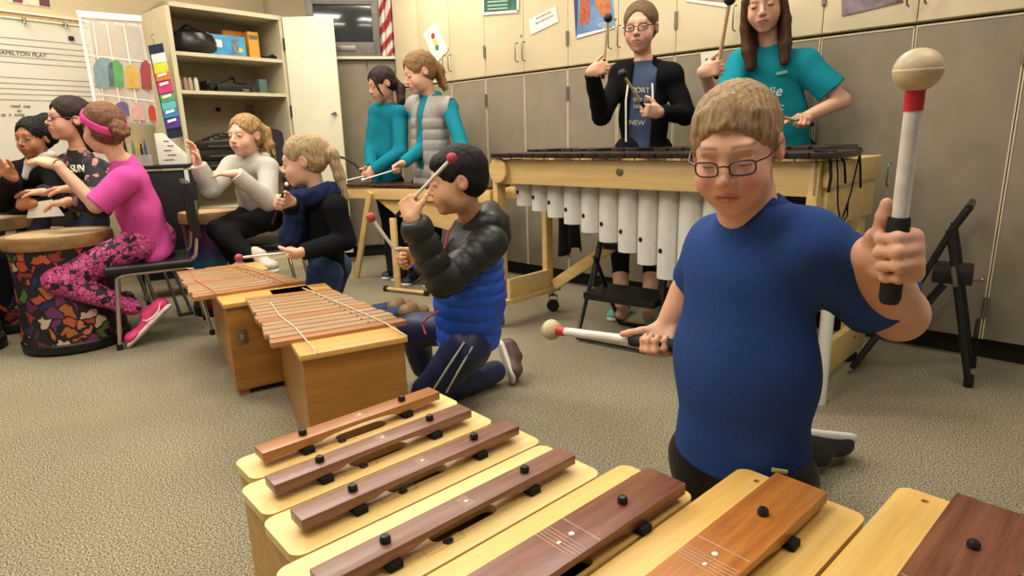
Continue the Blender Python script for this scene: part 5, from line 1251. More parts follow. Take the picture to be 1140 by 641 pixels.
def shirt_col(Q):
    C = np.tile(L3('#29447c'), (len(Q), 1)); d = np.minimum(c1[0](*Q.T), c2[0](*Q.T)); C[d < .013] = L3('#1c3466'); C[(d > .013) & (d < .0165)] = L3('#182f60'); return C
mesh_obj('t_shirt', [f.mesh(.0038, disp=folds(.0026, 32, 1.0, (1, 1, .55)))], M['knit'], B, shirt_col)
# track pants, kneeling
f = Field(); s_ = unit(SL - SR); hpR, hpL = PV + s_ * -.06 + V(0, 0, -.04), PV + s_ * .06 + V(0, 0, -.04)
kR, kL = V(hpR[0], hpR[1] - .03, .07), V(hpL[0] + .0, hpL[1] - .03, .07)
ftL = on(884, 482, .12); ftR = ftL + V(-.20, -.02, 0)
f.add(cap(hpR, hpL, .098, .098, fr, .9)); leg_(f, hpR, kR, ftR, (.088, .068, .05)); leg_(f, hpL, kL, ftL, (.088, .068, .05)); f.cut(PV + V(0, 0, .02), (0, 0, 1))
mesh_obj('trousers', [f.mesh(.006, disp=folds(.003, 24, 2))], M['nylon'], B, '#17171a')
tL = on(936, 486, .07)
shoe(tL, ftL + V(.01, .0, .0), B, '#1d1d1f', '#d4d0c6', .050, (.15, -.6, -.78), sole_h=.034)
shoe(tL + V(-.22, .0, 0), ftR + V(.01, 0, 0), B, '#1d1d1f', '#d4d0c6', .050, (.15, -.6, -.78), sole_h=.034)
# pocket zip mark
MB().box(at(868, 524, 1.03), (.028, .004, .008), basis(V(.9, -.35, 0)), bev=.002).build('pocket_mark', mat('lime_mark', '#a9b46a', .5), B)
mallet(ML_h, ML_b, .0295, .0108, M['rubber'], M['shaftw'], 'big tan-headed white mallet with red collar raised high in the blue-shirted boy\'s hand', .128, .0145, (.022, M['redcollar']), seam=M['seam'], squash=.94)
mallet(MR_h, MR_b, .0265, .0108, M['rubber'], M['shaftw'], 'big tan-headed white mallet held low, pointing left from the blue-shirted boy', .115, .0145, (.022, M['redcollar']), seam=M['seam'], squash=.97)
def figure(label, foot, hd, P, N, SR, SL, R, Lf, skin='#d3a083', brow='#7a5a40', b=1.0, hipw=.105, waist=.09, chest=.10, dep=.68, top='#888888', topm='cloth', off=.008, sleeve=1.0, rip=None, slrip=None,
           hem=-.06, topfold=.002, legs=None, pant='#1a1a1c', pantm='cloth', pleg=1.0, legr=(.07, .05, .034), shoes=None, vox=.005, hvox=.0032, eyeo=.3, eyed=.4, iris='#5a5048', lip='#b0685c', blush=.35, neck_open=.036, topcol=None, brow_z=.030, jaw=1.0, top_name='shirt', sl_r=.004, sh=.046, thighs_col=None, neckv=False):
    T = person(label, foot); hf = Fr(*hd)
    f = head_field(hf, V(N) + V(0, 0, -.03), .040, jaw); parts = [f.mesh(hvox)]
    for (S, arm_s, side) in ((SR, R, 1), (SL, Lf, -1)):
        if arm_s is None: continue
        E, W_, h = arm_s; g = Field(); arm(g, S, E, W_, (.038 * b, .032 * b, .022 * b))
        if h: hand(g, W_, h[0], h[1], side, h[2] if len(h) > 2 else .85, **(h[3] if len(h) > 3 else {}))
        parts.append(g.mesh(hvox if not h or len(h) < 5 else h[4]))
    g = Field(); torso(g, P, N, SR, SL, hipw * .85, waist * .85, chest * .85, 0, dep, sh=.035); parts.append(g.mesh(.009))
    if legs and pleg < 1:
        g = Field(); leg_(g, *legs[0], (legr[0] * .85, legr[1] * .8, legr[2] * .85)); leg_(g, *legs[1], (legr[0] * .85, legr[1] * .8, legr[2] * .85)); parts.append(g.mesh(.006))
    mesh_obj('body', parts, M['skin'], T, face_col(hf, skin, brow, lip, blush, brow_z))
    if eyeo: eyes(hf, T, iris, eyeo, eyed)
    # top
    f = Field(); up = unit(V(N) - V(P)); fr = torso(f, V(P) - up * .07, V(N) - up * .015, SR, SL, hipw, waist, chest, off, dep + .04, sh=sh, rip=rip)
    for (S, arm_s) in ((SR, R), (SL, Lf)):
        if arm_s is None: continue
        S, E, W_ = V(S), V(arm_s[0]), V(arm_s[1])
        if sleeve >= 1:
            We = E + (W_ - E) * min(1, sleeve - .0) if sleeve <= 1 else W_
            f.add(cap(S, E, (.042 + sl_r) * b + off, (.036 + sl_r) * b + off, rip=slrip), .02); f.add(cap(E, E + (W_ - E) * .96, (.036 + sl_r) * b + off, (.026 + sl_r) * b + off, rip=slrip), .012)
            f.sub(rbox(W_ + unit(W_ - E) * .035, V(.05, .05, .04), zto(W_ - E), .002), .002)
        elif sleeve > 0:
            Q = S + (E - S) * sleeve; f.add(cap(S, E, (.042 + sl_r) * b + off, (.042 + sl_r) * b + off), .025); f.sub(cap(S + (E - S) * .4, E + (E - S) * .3, .040 * b, .040 * b), .003)
            f.sub(rbox(Q + unit(E - S) * .09, V(.07, .07, .09), zto(E - S), .002), .002)
    f.cut(V(P) + up * hem, -up)
    nk = V(N) + V(0, 0, .012); ncap = cap(nk + V(0, 0, -.015), nk + V(0, 0, .09), neck_open, neck_open + .02); f.sub(ncap, .006)
    if neckv: f.sub(ell(V(N) + fr * .05, V(.03, .03, .04)), .006)
    tc = L3(top)
    def tcol(Q):
        if topcol: return topcol(Q, fr, up)
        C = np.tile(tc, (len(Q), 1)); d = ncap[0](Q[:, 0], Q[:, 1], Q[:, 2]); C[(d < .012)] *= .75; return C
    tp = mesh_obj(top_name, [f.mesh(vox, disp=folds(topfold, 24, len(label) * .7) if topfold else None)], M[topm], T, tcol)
    if legs:
        f = Field(); hr, hl = V(legs[0][0]), V(legs[1][0]); f.add(cap(hr, hl, hipw * .8, hipw * .8, fr, .74), .03)
        for Lg in legs:
            H_, K, A = [V(q) for q in Lg]
            if pleg < 1: A2 = K + (A - K) * pleg; f.add(cap(H_, K, legr[0], legr[1]), .03); f.add(cap(K, A2, legr[1] * .97, legr[2] * 1.1), .02); f.sub(rbox(A2 + unit(A - K) * .05, V(.07, .07, .05), zto(A - K), .002), .002)
            else: leg_(f, H_, K, A, legr)
        mesh_obj('trousers', [f.mesh(vox * 1.15, disp=folds(.002, 30, 3))], M[pantm], T, pant)
    for sh_ in (shoes or []): shoe(sh_[0], sh_[1], T, *sh_[2:3], **(sh_[3] if len(sh_) > 3 else {}))
    return T, hf, fr, up, tp
def hair_obj(T, hf, f, col, vox=.0035, amp=.0016, n=(1, .55, .4), fq=300): return mesh_obj('hair', [f.mesh(vox, disp=strands(amp, hf, n, fq))], M['hair'], T, col)
def tail(f, pts, r, k=.015):
    for i in range(len(pts) - 1): f.add(cap(pts[i], pts[i + 1], r[i], r[i + 1]), k)
    return f

# ===== boy in black and blue puffer jacket
def b2col(Q, fr, up):
    C = np.tile(L3('#1c52bd'), (len(Q), 1)); zz = (Q - b2P) @ up; side = Q[:, 2]
    C[zz > .315] = L3('#20211f')
    def dax(a, c): t = np.clip(((Q - a) @ (c - a)) / ((c - a) @ (c - a)), 0, 1); return np.linalg.norm(Q - (a + t[:, None] * (c - a)), axis=1)
    dt = dax(b2P - up * .07, b2N) - .128
    for S, E, W_ in ((b2SL, b2EL, b2WL), (b2SR, b2ER, b2WR)):
        da = np.minimum(dax(S, E), dax(E, W_)) - .060; C[(da < dt) & (da < .02)] = L3('#20211f')
    return C
b2P = at(522, 372, 2.22); b2N = at(524, 246, 2.2); b2SL, b2SR = at(546, 270, 2.10), at(523, 262, 2.34)
b2EL, b2WL = at(493, 315, 2.0), at(463, 250, 1.98); b2ER, b2WR = at(502, 318, 2.3), at(474, 303, 2.18)
m1h, m1b = at(503, 176, 1.93), at(441, 241, 1.99); G1 = at(456, 226, 1.976); m2h, m2b = at(413, 242, 2.08), at(458, 303, 2.13); G2 = at(450, 291, 2.12)
w1, x1, y1 = grip_wrist(G1, m1h - m1b, V(-.25, .35, .55), -1, .82, .004); w2, x2, y2 = grip_wrist(G2, m2h - m2b, V(-.8, .25, -.1), 1, .82, .004)
kL2, kR2 = V(-.325, 2.20, .07), at(462, 366, 2.42)
T, hf, fr, up, tp = figure('boy kneeling in a black and royal blue puffer jacket, holding two red-headed mallets', V(-.2, 2.25, 0), (at(509, 201, 2.12), (-1, -.16, -.16), (-.1, 0, 1), .96), b2P, b2N, b2SR, b2SL,
    (b2ER, w2, (x2, y2, .82, dict(curl=(1.2, 1.5, .9)))), (b2EL, w1, (x1, y1, .82, dict(curl=(1.2, 1.5, .9)))), skin='#cf9e78', brow='#2a211c', hipw=.115, waist=.125, chest=.115, dep=.86, off=.012, rip=(.012, 4.0), slrip=(.010, 4.0),
    hem=-.03, topm='nylon', topfold=.002, legs=((b2P + V(.02, .08, 0), kR2, at(470, 408, 2.45)), (b2P + V(.0, -.07, -.02), kL2, V(-.08, 2.42, .06))), pant='#1b2547', pantm='nylon', legr=(.085, .062, .045),
    shoes=((V(-.02, 2.42, .03), V(-.06, 2.52, .12), '#5a4a3c', dict(up=(.9, .4, .2))),), topcol=b2col, vox=.0048, hvox=.0028, top_name='puffer_jacket', eyeo=.16, eyed=.6, iris='#2a1c14', neck_open=.036, sl_r=.008)
f = hair_cap(hf, .010, .062, .062); f.add(hf.ell((0, .05, .070), (.055, .032, .026)), .02); hair_obj(T, hf, f, '#15110f', .003, .001)
f = Field(); c = b2N + V(.045, .02, .005); f.add(cap(c + V(.02, -.08, 0), c + V(.02, .08, .01), .045, .045), .03); f.add(cap(c + V(.035, 0, -.02), c + V(.05, 0, -.06), .06, .05), .03); f.add(cap(c + V(.0, -.08, -.01), c + V(-.07, -.05, -.03), .035, .028), .03)
mesh_obj('hood', [f.mesh(.005, disp=folds(.004, 30, 5))], M['nylon'], tp, '#20211f')
# red zip, hem binding and side stripes
MB().tube([b2N + V(-.075, -.06, -.03), b2N + V(-.095, -.07, -.10), b2N + V(-.105, -.09, -.16)], .004, 8).build('zip', mat('coral_zip', '#b5483e', .5), tp)
MB().tube([at(474, 372, 2.13), at(470, 360, 2.16), at(478, 352, 2.12), at(489, 346, 2.09)], .004, 8).build('pocket_binding', mat('coral_binding', '#c04a52', .5), tp)
for d0 in (0, 1):
    A_, B_ = ((517, 381), (483, 433)) if d0 == 0 else ((526, 386), (497, 437)); MB().tube([at(*A_, 2.055), at((A_[0] + B_[0]) / 2 - 1, (A_[1] + B_[1]) / 2 + 1, 2.06), at(*B_, 2.11)], .0035, 8).build('trouser_stripe', mat('pale_piping', '#b9bfa8', .7), T)
mallet(m1h, m1b, .0165, .0055, M['redball'], M['shaftw'], 'red-headed mallet raised beside the puffer-jacket boy\'s forehead', .09, .0068)
mallet(m2h, m2b, .0165, .0055, M['redball'], M['shaftw'], 'red-headed mallet held low by the puffer-jacket boy', .07, .0068)

# ===== girl with navy scarf kneeling at the far xylophone
P_ = at(366, 296, 2.95); N_ = at(354, 214, 2.88); SL_, SR_2 = at(373, 230, 2.80), at(350, 226, 3.02); EL_ = at(384, 268, 2.80)
mh_, mb_ = at(266, 287, 2.62), at(341, 279, 2.72); G_ = at(326, 281, 2.70); w_, x_, y_ = grip_wrist(G_, mh_ - mb_, V(-.75, .5, -.35), -1, .85, .004)
sh_, sb_ = at(319, 205, 2.70), at(303, 250, 2.72); G2_ = at(311, 226, 2.71); w2_, x2_, y2_ = grip_wrist(G2_, sh_ - sb_, V(-.55, -.6, .1), 1, .85, .004)
T, hf, fr, up, tp = figure('girl with a blonde ponytail and navy scarf kneeling behind the xylophones', V(-.9, 2.95, 0), (at(338, 179, 2.86), (-1, -.12, -.2), (-.12, 0, 1), .97), P_, N_, SR_2, SL_,
    (at(330, 262, 2.94), w2_, (x2_, y2_, .85)), (EL_, w_, (x_, y_, .85)), skin='#dcae94', brow='#8a6c4c', top='#17181b', off=.008, hem=-.05, legs=((P_ + V(0, .08, -.02), V(-1.0, 3.02, .08), V(-.68, 3.46, .06)), (P_ + V(0, -.07, -.02), V(-.95, 2.86, .08), V(-.62, 3.34, .06))),
    pant='#2f4260', pantm='denim', legr=(.085, .062, .045), shoes=((V(-.60, 3.52, .04), V(-.66, 3.34, .06), '#7a6248', dict(sole='#5a4836')), (V(-.50, 3.40, .04), V(-.58, 3.24, .06), '#7a6248', dict(sole='#5a4836'))), eyeo=.15, eyed=.7, neck_open=.036, hipw=.10, waist=.085, chest=.09, top_name='sweater')
f = hair_cap(hf, .009, .074, .058); tp_ = hf.p(.0, -.10, .045); f.add(hf.ell((0, -.1, .05), (.03, .025, .03)), .012)
tail(f, [tp_, hf.p(-.01, -.135, .0), hf.p(-.01, -.14, -.10), hf.p(-.005, -.135, -.2), hf.p(0, -.125, -.27)], [.024, .028, .024, .018, .006]); hair_obj(T, hf, f, '#a28a66', .0034, .0014)
f = Field(); c = N_ + V(0, 0, .005)
for k in range(10):
    a0, a1 = 2 * PI * k / 10, 2 * PI * (k + 1) / 10; r_ = .075; f.add(cap(c + V(math.cos(a0) * r_, math.sin(a0) * r_ * 1.1, -.012 + .012 * math.cos(a0)), c + V(math.cos(a1) * r_, math.sin(a1) * r_ * 1.1, -.012 + .012 * math.cos(a1)), .036, .036), .02)
f.add(cap(c + V(-.075, -.06, -.02), c + V(-.125, -.07, -.20), .038, .052), .03); f.add(cap(c + V(-.09, .0, -.03), c + V(-.135, .0, -.24), .045, .055), .03)
mesh_obj('scarf', [f.mesh(.005, disp=folds(.005, 55, 2))], M['knit'], T, '#1d2747')
mallet(mh_, mb_, .0175, .0055, M['redball'], M['shaftw'], 'red-headed mallet pointing left over the far xylophone', None)
mallet(sh_, sb_, .009, .0052, M['white'], M['black'], 'dark stick with a pale tip held at the scarfed girl\'s mouth', None, name='mallet')

# ===== girl in the grey hoodie, hand raised, behind the rainbow drum
P_ = at(287, 238, 3.80); N_ = at(279, 174, 3.70)
T, hf, fr, up, tp = figure('girl in a pale grey hoodie with one palm raised, seated at the rainbow drum', V(-1.5, 3.8, 0), (at(273, 151, 3.66), (-.34, -.94, -.05), (0, 0, 1), 1.0), P_, N_, at(259, 185, 3.72), at(298, 187, 3.66),
    (at(235, 212, 3.52), at(220, 182, 3.46), (V(.2, -.25, .25) * 0 + V(.75, -.6, .1), V(-.1, .0, 1), .85, dict(curl=(.25, .35, .25), spread=.12))),
    (at(299, 224, 3.52), at(262, 193, 3.40), (V(0, 1, .15), V(-1, .05, .02), .85, dict(curl=(.15, .2, .15), spread=.03))), skin='#dbab90', brow='#7a5a3c', top='#b4aea2', topm='cloth', off=.012, hem=-.075,
    legs=((P_ + V(-.05, 0, -.02), at(243, 256, 3.45), at(268, 296, 3.42)), (P_ + V(.07, -.02, -.02), at(252, 262, 3.38), at(282, 288, 3.30))), pant='#131315', legr=(.08, .055, .04),
    shoes=((at(263, 305, 3.3), at(283, 296, 3.40), '#b8a898'), (at(304, 303, 3.22), at(284, 290, 3.33), '#c0aea0')), eyeo=.42, eyed=.05, topfold=.003, neck_open=.036, top_name='hoodie', iris='#4a5a60')
f = hair_cap(hf, .009, .074, .056); f.add(hf.ell((0, -.1, .05), (.032, .03, .032)), .012)
tail(f, [hf.p(0, -.10, .05), hf.p(-.03, -.13, .01), hf.p(-.045, -.12, -.06), hf.p(-.05, -.10, -.13)], [.03, .034, .032, .012])
for i in range(7): a = i * .9; tail(f, [hf.p(-.03, -.12, .0), hf.p(-.045 + .03 * math.cos(a), -.12 + .03 * math.sin(a), -.06), hf.p(-.05 + .04 * math.cos(a + .6), -.11 + .03 * math.sin(a + .6), -.13 - .01 * (i % 3))], [.014, .012, .006], .006)
hair_obj(T, hf, f, '#97784e', .0036, .002)
f = Field(); c = N_ + fr * -.02
for k in range(9):
    a0, a1 = PI * (k / 9) + PI, PI * ((k + 1) / 9) + PI; u = lambda a: c + up * -.005 + unit(V(SL_) - V(SR_2)) * 0 + np.cross(fr, up) * math.cos(a) * .075 + fr * math.sin(a) * .065
    f.add(cap(u(a0), u(a1), .026, .026), .015)
f.add(cap(c + np.cross(fr, up) * .075, c + fr * .09 + up * -.05, .024, .014), .015); f.add(cap(c - np.cross(fr, up) * .075, c + fr * .09 + up * -.05, .024, .014), .015)
mesh_obj('hood', [f.mesh(.005)], M['cloth'], tp, '#ada79b')
for q in (-1, 1): MB().tube([c + fr * .085 + up * -.04 + np.cross(fr, up) * q * .02, c + fr * .10 + up * -.10 + np.cross(fr, up) * q * .024, c + fr * .105 + up * -.16 + np.cross(fr, up) * q * .02], .003, 6).build('drawstring', M['steel'], tp)

# ===== girl in teal fleece at the small marimba
P_ = at(431, 196, 4.62); N_ = at(433, 117, 4.60); hs = .84
ma, mb2 = at(384, 201, 4.22), at(410, 195, 4.36)
w_, x_, y_ = grip_wrist(at(408, 196, 4.35), ma - mb2, V(-.55, -.75, -.45), -1, hs, .003)
T, hf, fr, up, tp = figure('girl with dark tied hair in a teal fleece standing at the small marimba', V(-.9, 4.66, 0), (at(425, 94, 4.56), (-.8, -.55, -.34), (-.15, 0, 1), .98), P_, N_, at(420, 125, 4.66), at(446, 127, 4.52),
    (at(413, 165, 4.6), at(413, 191, 4.42), (V(-.5, -.6, 0), V(-.5, -.6, -.3), hs)), (at(446, 170, 4.42), w_, (x_, y_, hs)), skin='#c9977a', brow='#33261e', top='#167587', off=.012, hem=-.06, hipw=.11, waist=.1, chest=.10,
    legs=((at(426, 204, 4.68), at(434, 255, 4.68), on(437, 302, .07)), (at(438, 205, 4.6), at(441, 257, 4.64), on(448, 305, .07))), pant='#17171c', legr=(.075, .05, .036), shoes=((on(430, 311, .0), on(443, 303, .0), '#2d3c50'), (on(440, 313, .0), on(452, 306, .0), '#2d3c50')),
    eyeo=.15, eyed=.7, vox=.006, hvox=.0038, neck_open=.036, top_name='fleece', topfold=.003)
f = hair_cap(hf, .011, .072, .058); tail(f, [hf.p(0, -.10, -.02), hf.p(-.03, -.11, -.07), hf.p(-.07, -.06, -.15), hf.p(-.075, -.02, -.20)], [.034, .034, .028, .01]); tail(f, [hf.p(-.05, .06, .04), hf.p(-.062, .065, -.02), hf.p(-.058, .05, -.075)], [.012, .009, .004], .006); hair_obj(T, hf, f, '#2c1d19', .004, .0014)
mallet(ma, mb2, .010, .004, M['white'], M['white'], 'thin pale stick in the hand of the girl in teal fleece', None)
# ===== girl in silver vest
P_ = at(482, 200, 4.36); N_ = at(477, 106, 4.32); hs = .85
ma, mb2 = at(404, 200, 4.05), at(446, 187, 4.16); w_, x_, y_ = grip_wrist(at(441, 189, 4.15), ma - mb2, V(-.8, -.1, -.45), 1, hs, .003)
mc, md_ = at(520, 204, 4.0), at(478, 192, 4.2); w2_, x2_, y2_ = grip_wrist(at(486, 194, 4.17), mc - md_, V(.2, -.8, -.4), -1, hs, .003)
T, hf, fr, up, tp = figure('girl in a silver quilted vest over a teal top standing at the small marimba', V(-.6, 4.4, 0), (at(467, 81, 4.28), (-.85, -.42, -.36), (-.15, 0, 1), 1.08), P_, N_, at(462, 118, 4.44), at(500, 120, 4.24),
    (at(470, 165, 4.3), w_, (x_, y_, hs)), (at(515, 165, 4.1), w2_, (x2_, y2_, hs)), skin='#d8a88c', brow='#604428', top='#1c8192', off=.008, hem=-.06, hipw=.125, waist=.11, chest=.115,
    legs=((at(470, 212, 4.4), at(462, 262, 4.42), on(461, 306, .07)), (at(490, 212, 4.35), at(482, 262, 4.36), on(484, 308, .07))), pant='#1a1a20', legr=(.085, .055, .038), shoes=((on(452, 318, .0), on(466, 309, .0), '#26303f'), (on(476, 320, .0), on(489, 311, .0), '#26303f')),
    eyeo=.12, eyed=.75, vox=.006, hvox=.0038, neck_open=.036, top_name='shirt')
f = hair_cap(hf, .012, .074, .058)
for i in range(6): tail(f, [hf.p(.04 - .016 * i, -.085, .05), hf.p(.035 - .018 * i, -.115, -.03), hf.p(.02 - .016 * i, -.10, -.12 - .012 * (i % 3))], [.024, .022, .010], .012)
hair_obj(T, hf, f, '#83643f', .004, .002)
f = Field(); SRv, SLv = at(462, 118, 4.44), at(500, 120, 4.24); s_ = unit(SLv - SRv); torso(f, P_ - up * .07, N_ - up * .01, SRv + s_ * .01, SLv - s_ * .01, .125, .112, .118, .026, .78, rip=(.014, 3.0), sh=.05)
f.cut(P_ - up * .055, -up); f.sub(cap(N_, N_ + up * .12, .058, .075), .005); f.sub(rbox((SRv + SLv) / 2 + fr * .13 - up * .12, V(.03, .1, .28), np.stack([s_, fr, up], 1), .01), .01); f.sub(ell(SLv + s_ * .045 - up * .02, V(.05, .05, .085)), .01); f.sub(ell(SRv - s_ * .045 - up * .02, V(.05, .05, .085)), .01)
mesh_obj('quilted_vest', [f.mesh(.0055)], M['nylon'], T, '#9a968e')
f = Field(); c = N_ - up * .0
for k in range(9):
    a0, a1 = PI * (k / 9) * 1.3 - .5 + PI, PI * ((k + 1) / 9) * 1.3 - .5 + PI; u = lambda a: c + s_ * math.cos(a) * .07 + fr * math.sin(a) * .06; f.add(cap(u(a0), u(a1), .008 + .017 * math.sin(PI * k / 9), .008 + .017 * math.sin(PI * (k + 1) / 9)), .015)
mesh_obj('hood', [f.mesh(.006)], M['cloth'], tp, '#1d7d8c')
mallet(ma, mb2, .010, .004, M['white'], M['white'], 'thin pale stick in the right hand of the girl in the silver vest', None)
mallet(mc, md_, .010, .005, M['birchstick'], M['birchstick'], 'tan wooden stick passing behind the puffer-jacket boy\'s hair', None)

# ===== girl in black hoodie with two black mallets
Yg = 3.36; P_ = at(716, 166, Yg); N_ = at(717, 69, Yg)
ma, mb2 = at(677, 20, 3.18), at(671, 88, 3.2); w_, x_, y_ = grip_wrist(at(672.5, 76, 3.195), ma - mb2, V(.75, -.55, .2), 1, .86, .006)
mc, md_ = at(693, 82, 2.98), at(727, 134, 3.08); w2_, x2_, y2_ = grip_wrist(at(719, 123, 3.06), mc - md_, V(-.8, -.35, .1), -1, .86, .006)
def c7(Q, fr, up): return np.tile(L3('#46536f'), (len(Q), 1))
SR7, SL7 = at(692, 84, 3.42), at(747, 85, 3.3)
T, hf, fr, up, tp = figure('girl in glasses and an open black hoodie standing behind the marimba', V(.68, 3.4, 0), (at(713, 31, Yg - .02), (-.38, -.9, -.12), (-.02, 0, 1), 1.06), P_, N_, SR7, SL7,
    (at(670, 128, 3.34), w_, (x_, y_, .86)), (at(763, 128, 3.26), w2_, (x2_, y2_, .86)), skin='#d2a186', brow='#5a4430', topcol=c7, off=.004, hem=-.08, hipw=.105, waist=.095, chest=.10, sl_r=-.004,
    legs=((P_ + V(-.07, 0, -.02), at(690, 262, 3.42), on(692, 348, .08)), (P_ + V(.07, 0, -.02), at(728, 262, 3.42), on(722, 350, .08))), pant='#131316', pleg=.52, legr=(.08, .055, .042),
    shoes=((on(682, 357, .0), on(694, 347, .0), '#5fb3a4'), (on(727, 364, .0), on(725, 346, .0), '#5fb3a4')), eyeo=.34, eyed=.12, vox=.005, hvox=.003, neck_open=.036, blush=.3, top_name='t_shirt')
f = hair_cap(hf, .007, .074, .056); f.add(hf.ell((0, -.105, .03), (.03, .025, .03)), .01); hair_obj(T, hf, f, '#66503a', .003, .0006); glasses(hf, T, '#1d1a1c', .021, .0135, .0021)
f = Field(); s_ = unit(SL7 - SR7); torso(f, P_ - up * .09, N_ - up * .01, SR7, SL7, .105, .095, .10, .020, .80, sh=.05)
for S, E, W_ in ((SR7, at(670, 128, 3.34), w_), (SL7, at(763, 128, 3.26), w2_)):
    f.add(cap(S, E, .056, .050), .02); f.add(cap(E, E + (W_ - E) * .92, .048, .036), .02); f.sub(rbox(W_ + unit(W_ - E) * .03, V(.05, .05, .04), zto(W_ - E), .002), .002)
f.cut(P_ - up * .10, -up); f.sub(cap(N_, N_ + up * .12, .06, .075), .005); ctr = (SR7 + SL7) / 2 + fr * .13
f.sub(rbox(ctr - up * .15, V(.062, .095, .36), np.stack([s_, fr, up], 1), .01), .01)
mesh_obj('hoodie', [f.mesh(.005, disp=folds(.003, 22, 4))], M['cloth'], T, '#121214')
f = Field(); c = N_ - up * .005
for k in range(10):
    a0, a1 = PI * (k / 10) * 1.25 - .4 + PI, PI * ((k + 1) / 10) * 1.25 - .4 + PI; u = lambda a: c + s_ * math.cos(a) * .085 + fr * math.sin(a) * .07 - up * .02 * (1 + math.sin(a)); f.add(cap(u(a0), u(a1), .012 + .018 * math.sin(PI * k / 10), .012 + .018 * math.sin(PI * (k + 1) / 10)), .015)
mesh_obj('hood', [f.mesh(.005)], M['cloth'], T, '#121214')
for q in (-1, 1): MB().tube([ctr + s_ * q * .062 - up * .04 - fr * .03, ctr + s_ * q * .07 - up * .13 - fr * .015, ctr + s_ * q * .068 - up * (.20 if q > 0 else .33) - fr * .015], .0048, 8).build('drawstring', M['white'], T)
RT7 = np.stack([s_, up, -fr], 1); RT7 = np.stack([s_, up, np.cross(s_, up)], 1)
if RT7[:, 2] @ fr < 0: RT7 = np.stack([-s_, up, fr], 1)
pm = mat('pale_yellow_print', '#c9c08c', .8)
txt = lambda s, sz, x, y, d: text_obj('shirt_print', s, sz, RT7, (SR7 + SL7) / 2 + s_ * x - up * y + fr * d, pm, tp, .002)
xs = RT7[:, 0] @ s_
txt('PORT', .036, 0, .075, .090); txt('CITY 19', .022, 0, .12, .092); txt('LIGHTS', .022, .0, .155, .09); txt('NEW', .036, -.02, .235, .085)
mallet(ma, mb2, .021, .0062, M['blackball'], M['birchstick'], 'black-headed mallet held upright in front of the blue poster', .09, .0085)
mallet(mc, md_, .021, .0062, M['blackball'], M['birchstick'], 'black-headed mallet held across the chest of the girl in the black hoodie', .12, .008)

# ===== girl in teal t-shirt
P_ = at(872, 168, 3.06); N_ = at(858, 50, 3.0); SR8, SL8 = at(826, 70, 3.08), at(896, 72, 2.93)
ma, mb2 = at(812.5, -1, 2.72), at(797, 88, 2.78); w_, x_, y_ = grip_wrist(at(800, 76, 2.77), ma - mb2, V(.6, -.75, .1), 1, .86, .007)
mc, md_ = at(858, 127, 2.72), at(906, 139, 2.75); w2_, x2_, y2_ = grip_wrist(at(893, 136, 2.745), mc - md_, V(-.35, -.9, .05), -1, .9, .006)
T, hf, fr, up, tp = figure('girl with long straight brown hair in a teal t-shirt behind the marimba', V(1.3, 3.1, 0), (at(851, 3, 2.94), (-.42, -.84, -.3), (-.12, 0, 1), 1.05), P_, N_, SR8, SL8,
    (at(802, 128, 3.0), w_, (x_, y_, .86)), (at(938, 112, 2.86), w2_, (x2_, y2_, .9)), skin='#d6a78c', brow='#5c4030', top='#1a8795', topm='cloth', off=.012, hem=-.07, hipw=.115, waist=.10, chest=.105, sleeve=.72, sl_r=.012,
    legs=((P_ + V(-.07, 0, -.02), P_ + V(-.07, 0, -.45), P_ * V(1, 1, 0) + V(-.07, 0, .09)), (P_ + V(.07, 0, -.02), P_ + V(.07, 0, -.45), P_ * V(1, 1, 0) + V(.07, 0, .09))), pant='#20242f', shoes=((P_ * V(1, 1, 0) + V(-.07, -.16, 0), P_ * V(1, 1, 0) + V(-.07, .06, 0), '#30343c'), (P_ * V(1, 1, 0) + V(.07, -.16, 0), P_ * V(1, 1, 0) + V(.07, .06, 0), '#30343c')),
    eyeo=.2, eyed=.6, vox=.005, hvox=.003, neck_open=.036, top_name='t_shirt', topfold=.003)
f = hair_cap(hf, .010, .078, .050)
for q in (-1, 1):
    for i in range(4):
        a = .074 - .006 * i; tail(f, [hf.p(q * a, .02 - .025 * i, .02), hf.p(q * (a + .008), .03 - .02 * i, -.08), hf.p(q * (a + .004), .055 - .02 * i, -.17), hf.p(q * (a - .004), .07 - .018 * i, -.235 - .006 * (i % 2))], [.016, .02, .022, .019], .012)
for i in range(5): tail(f, [hf.p(-.05 + .025 * i, -.09, .0), hf.p(-.055 + .027 * i, -.095, -.1), hf.p(-.055 + .027 * i, -.08, -.2)], [.03, .028, .016], .015)
hair_obj(T, hf, f, '#4f3526', .0034, .0009, (1, .8, .12), 330)
s_ = unit(SL8 - SR8); z8 = fr; x8 = np.cross(up, z8); R8 = np.stack([x8, up, z8], 1)
wp_ = mat('white_shirt_print', '#d9e4dc', .8); c8 = (SR8 + SL8) / 2
text_obj('shirt_print', 'Maddie', .064, R8, c8 + fr * .098 - up * .112 - x8 * .045, wp_, tp, .003, shear=.25)
mb = MB()
for k in range(5): mb.tube([c8 + fr * .094 - up * (.17 + .018 * k) + x8 * (-.03 + .01 * k), c8 + fr * .097 - up * (.165 + .018 * k) + x8 * (.01 + .008 * k), c8 + fr * .092 - up * (.18 + .018 * k) + x8 * (.05 - .004 * k)], .0015, 6)
mb.build('shirt_print', wp_, tp); MB().box(c8 + fr * .088 - up * .035 + x8 * .055, (.045, .012, .004), R8).build('shirt_print', mat('pale_teal_print', '#7fb9a8', .8), tp)
mallet(ma, mb2, .024, .0078, M['blackball'], M['birchstick'], 'black-headed wooden mallet upright in the right hand of the girl in teal t-shirt', .07, .010)
mallet(mc, md_, .02, .0065, M['blackball'], M['birchstick'], 'mallet in the left hand of the girl in teal t-shirt, pointing behind the boy\'s head', .085, .0085)

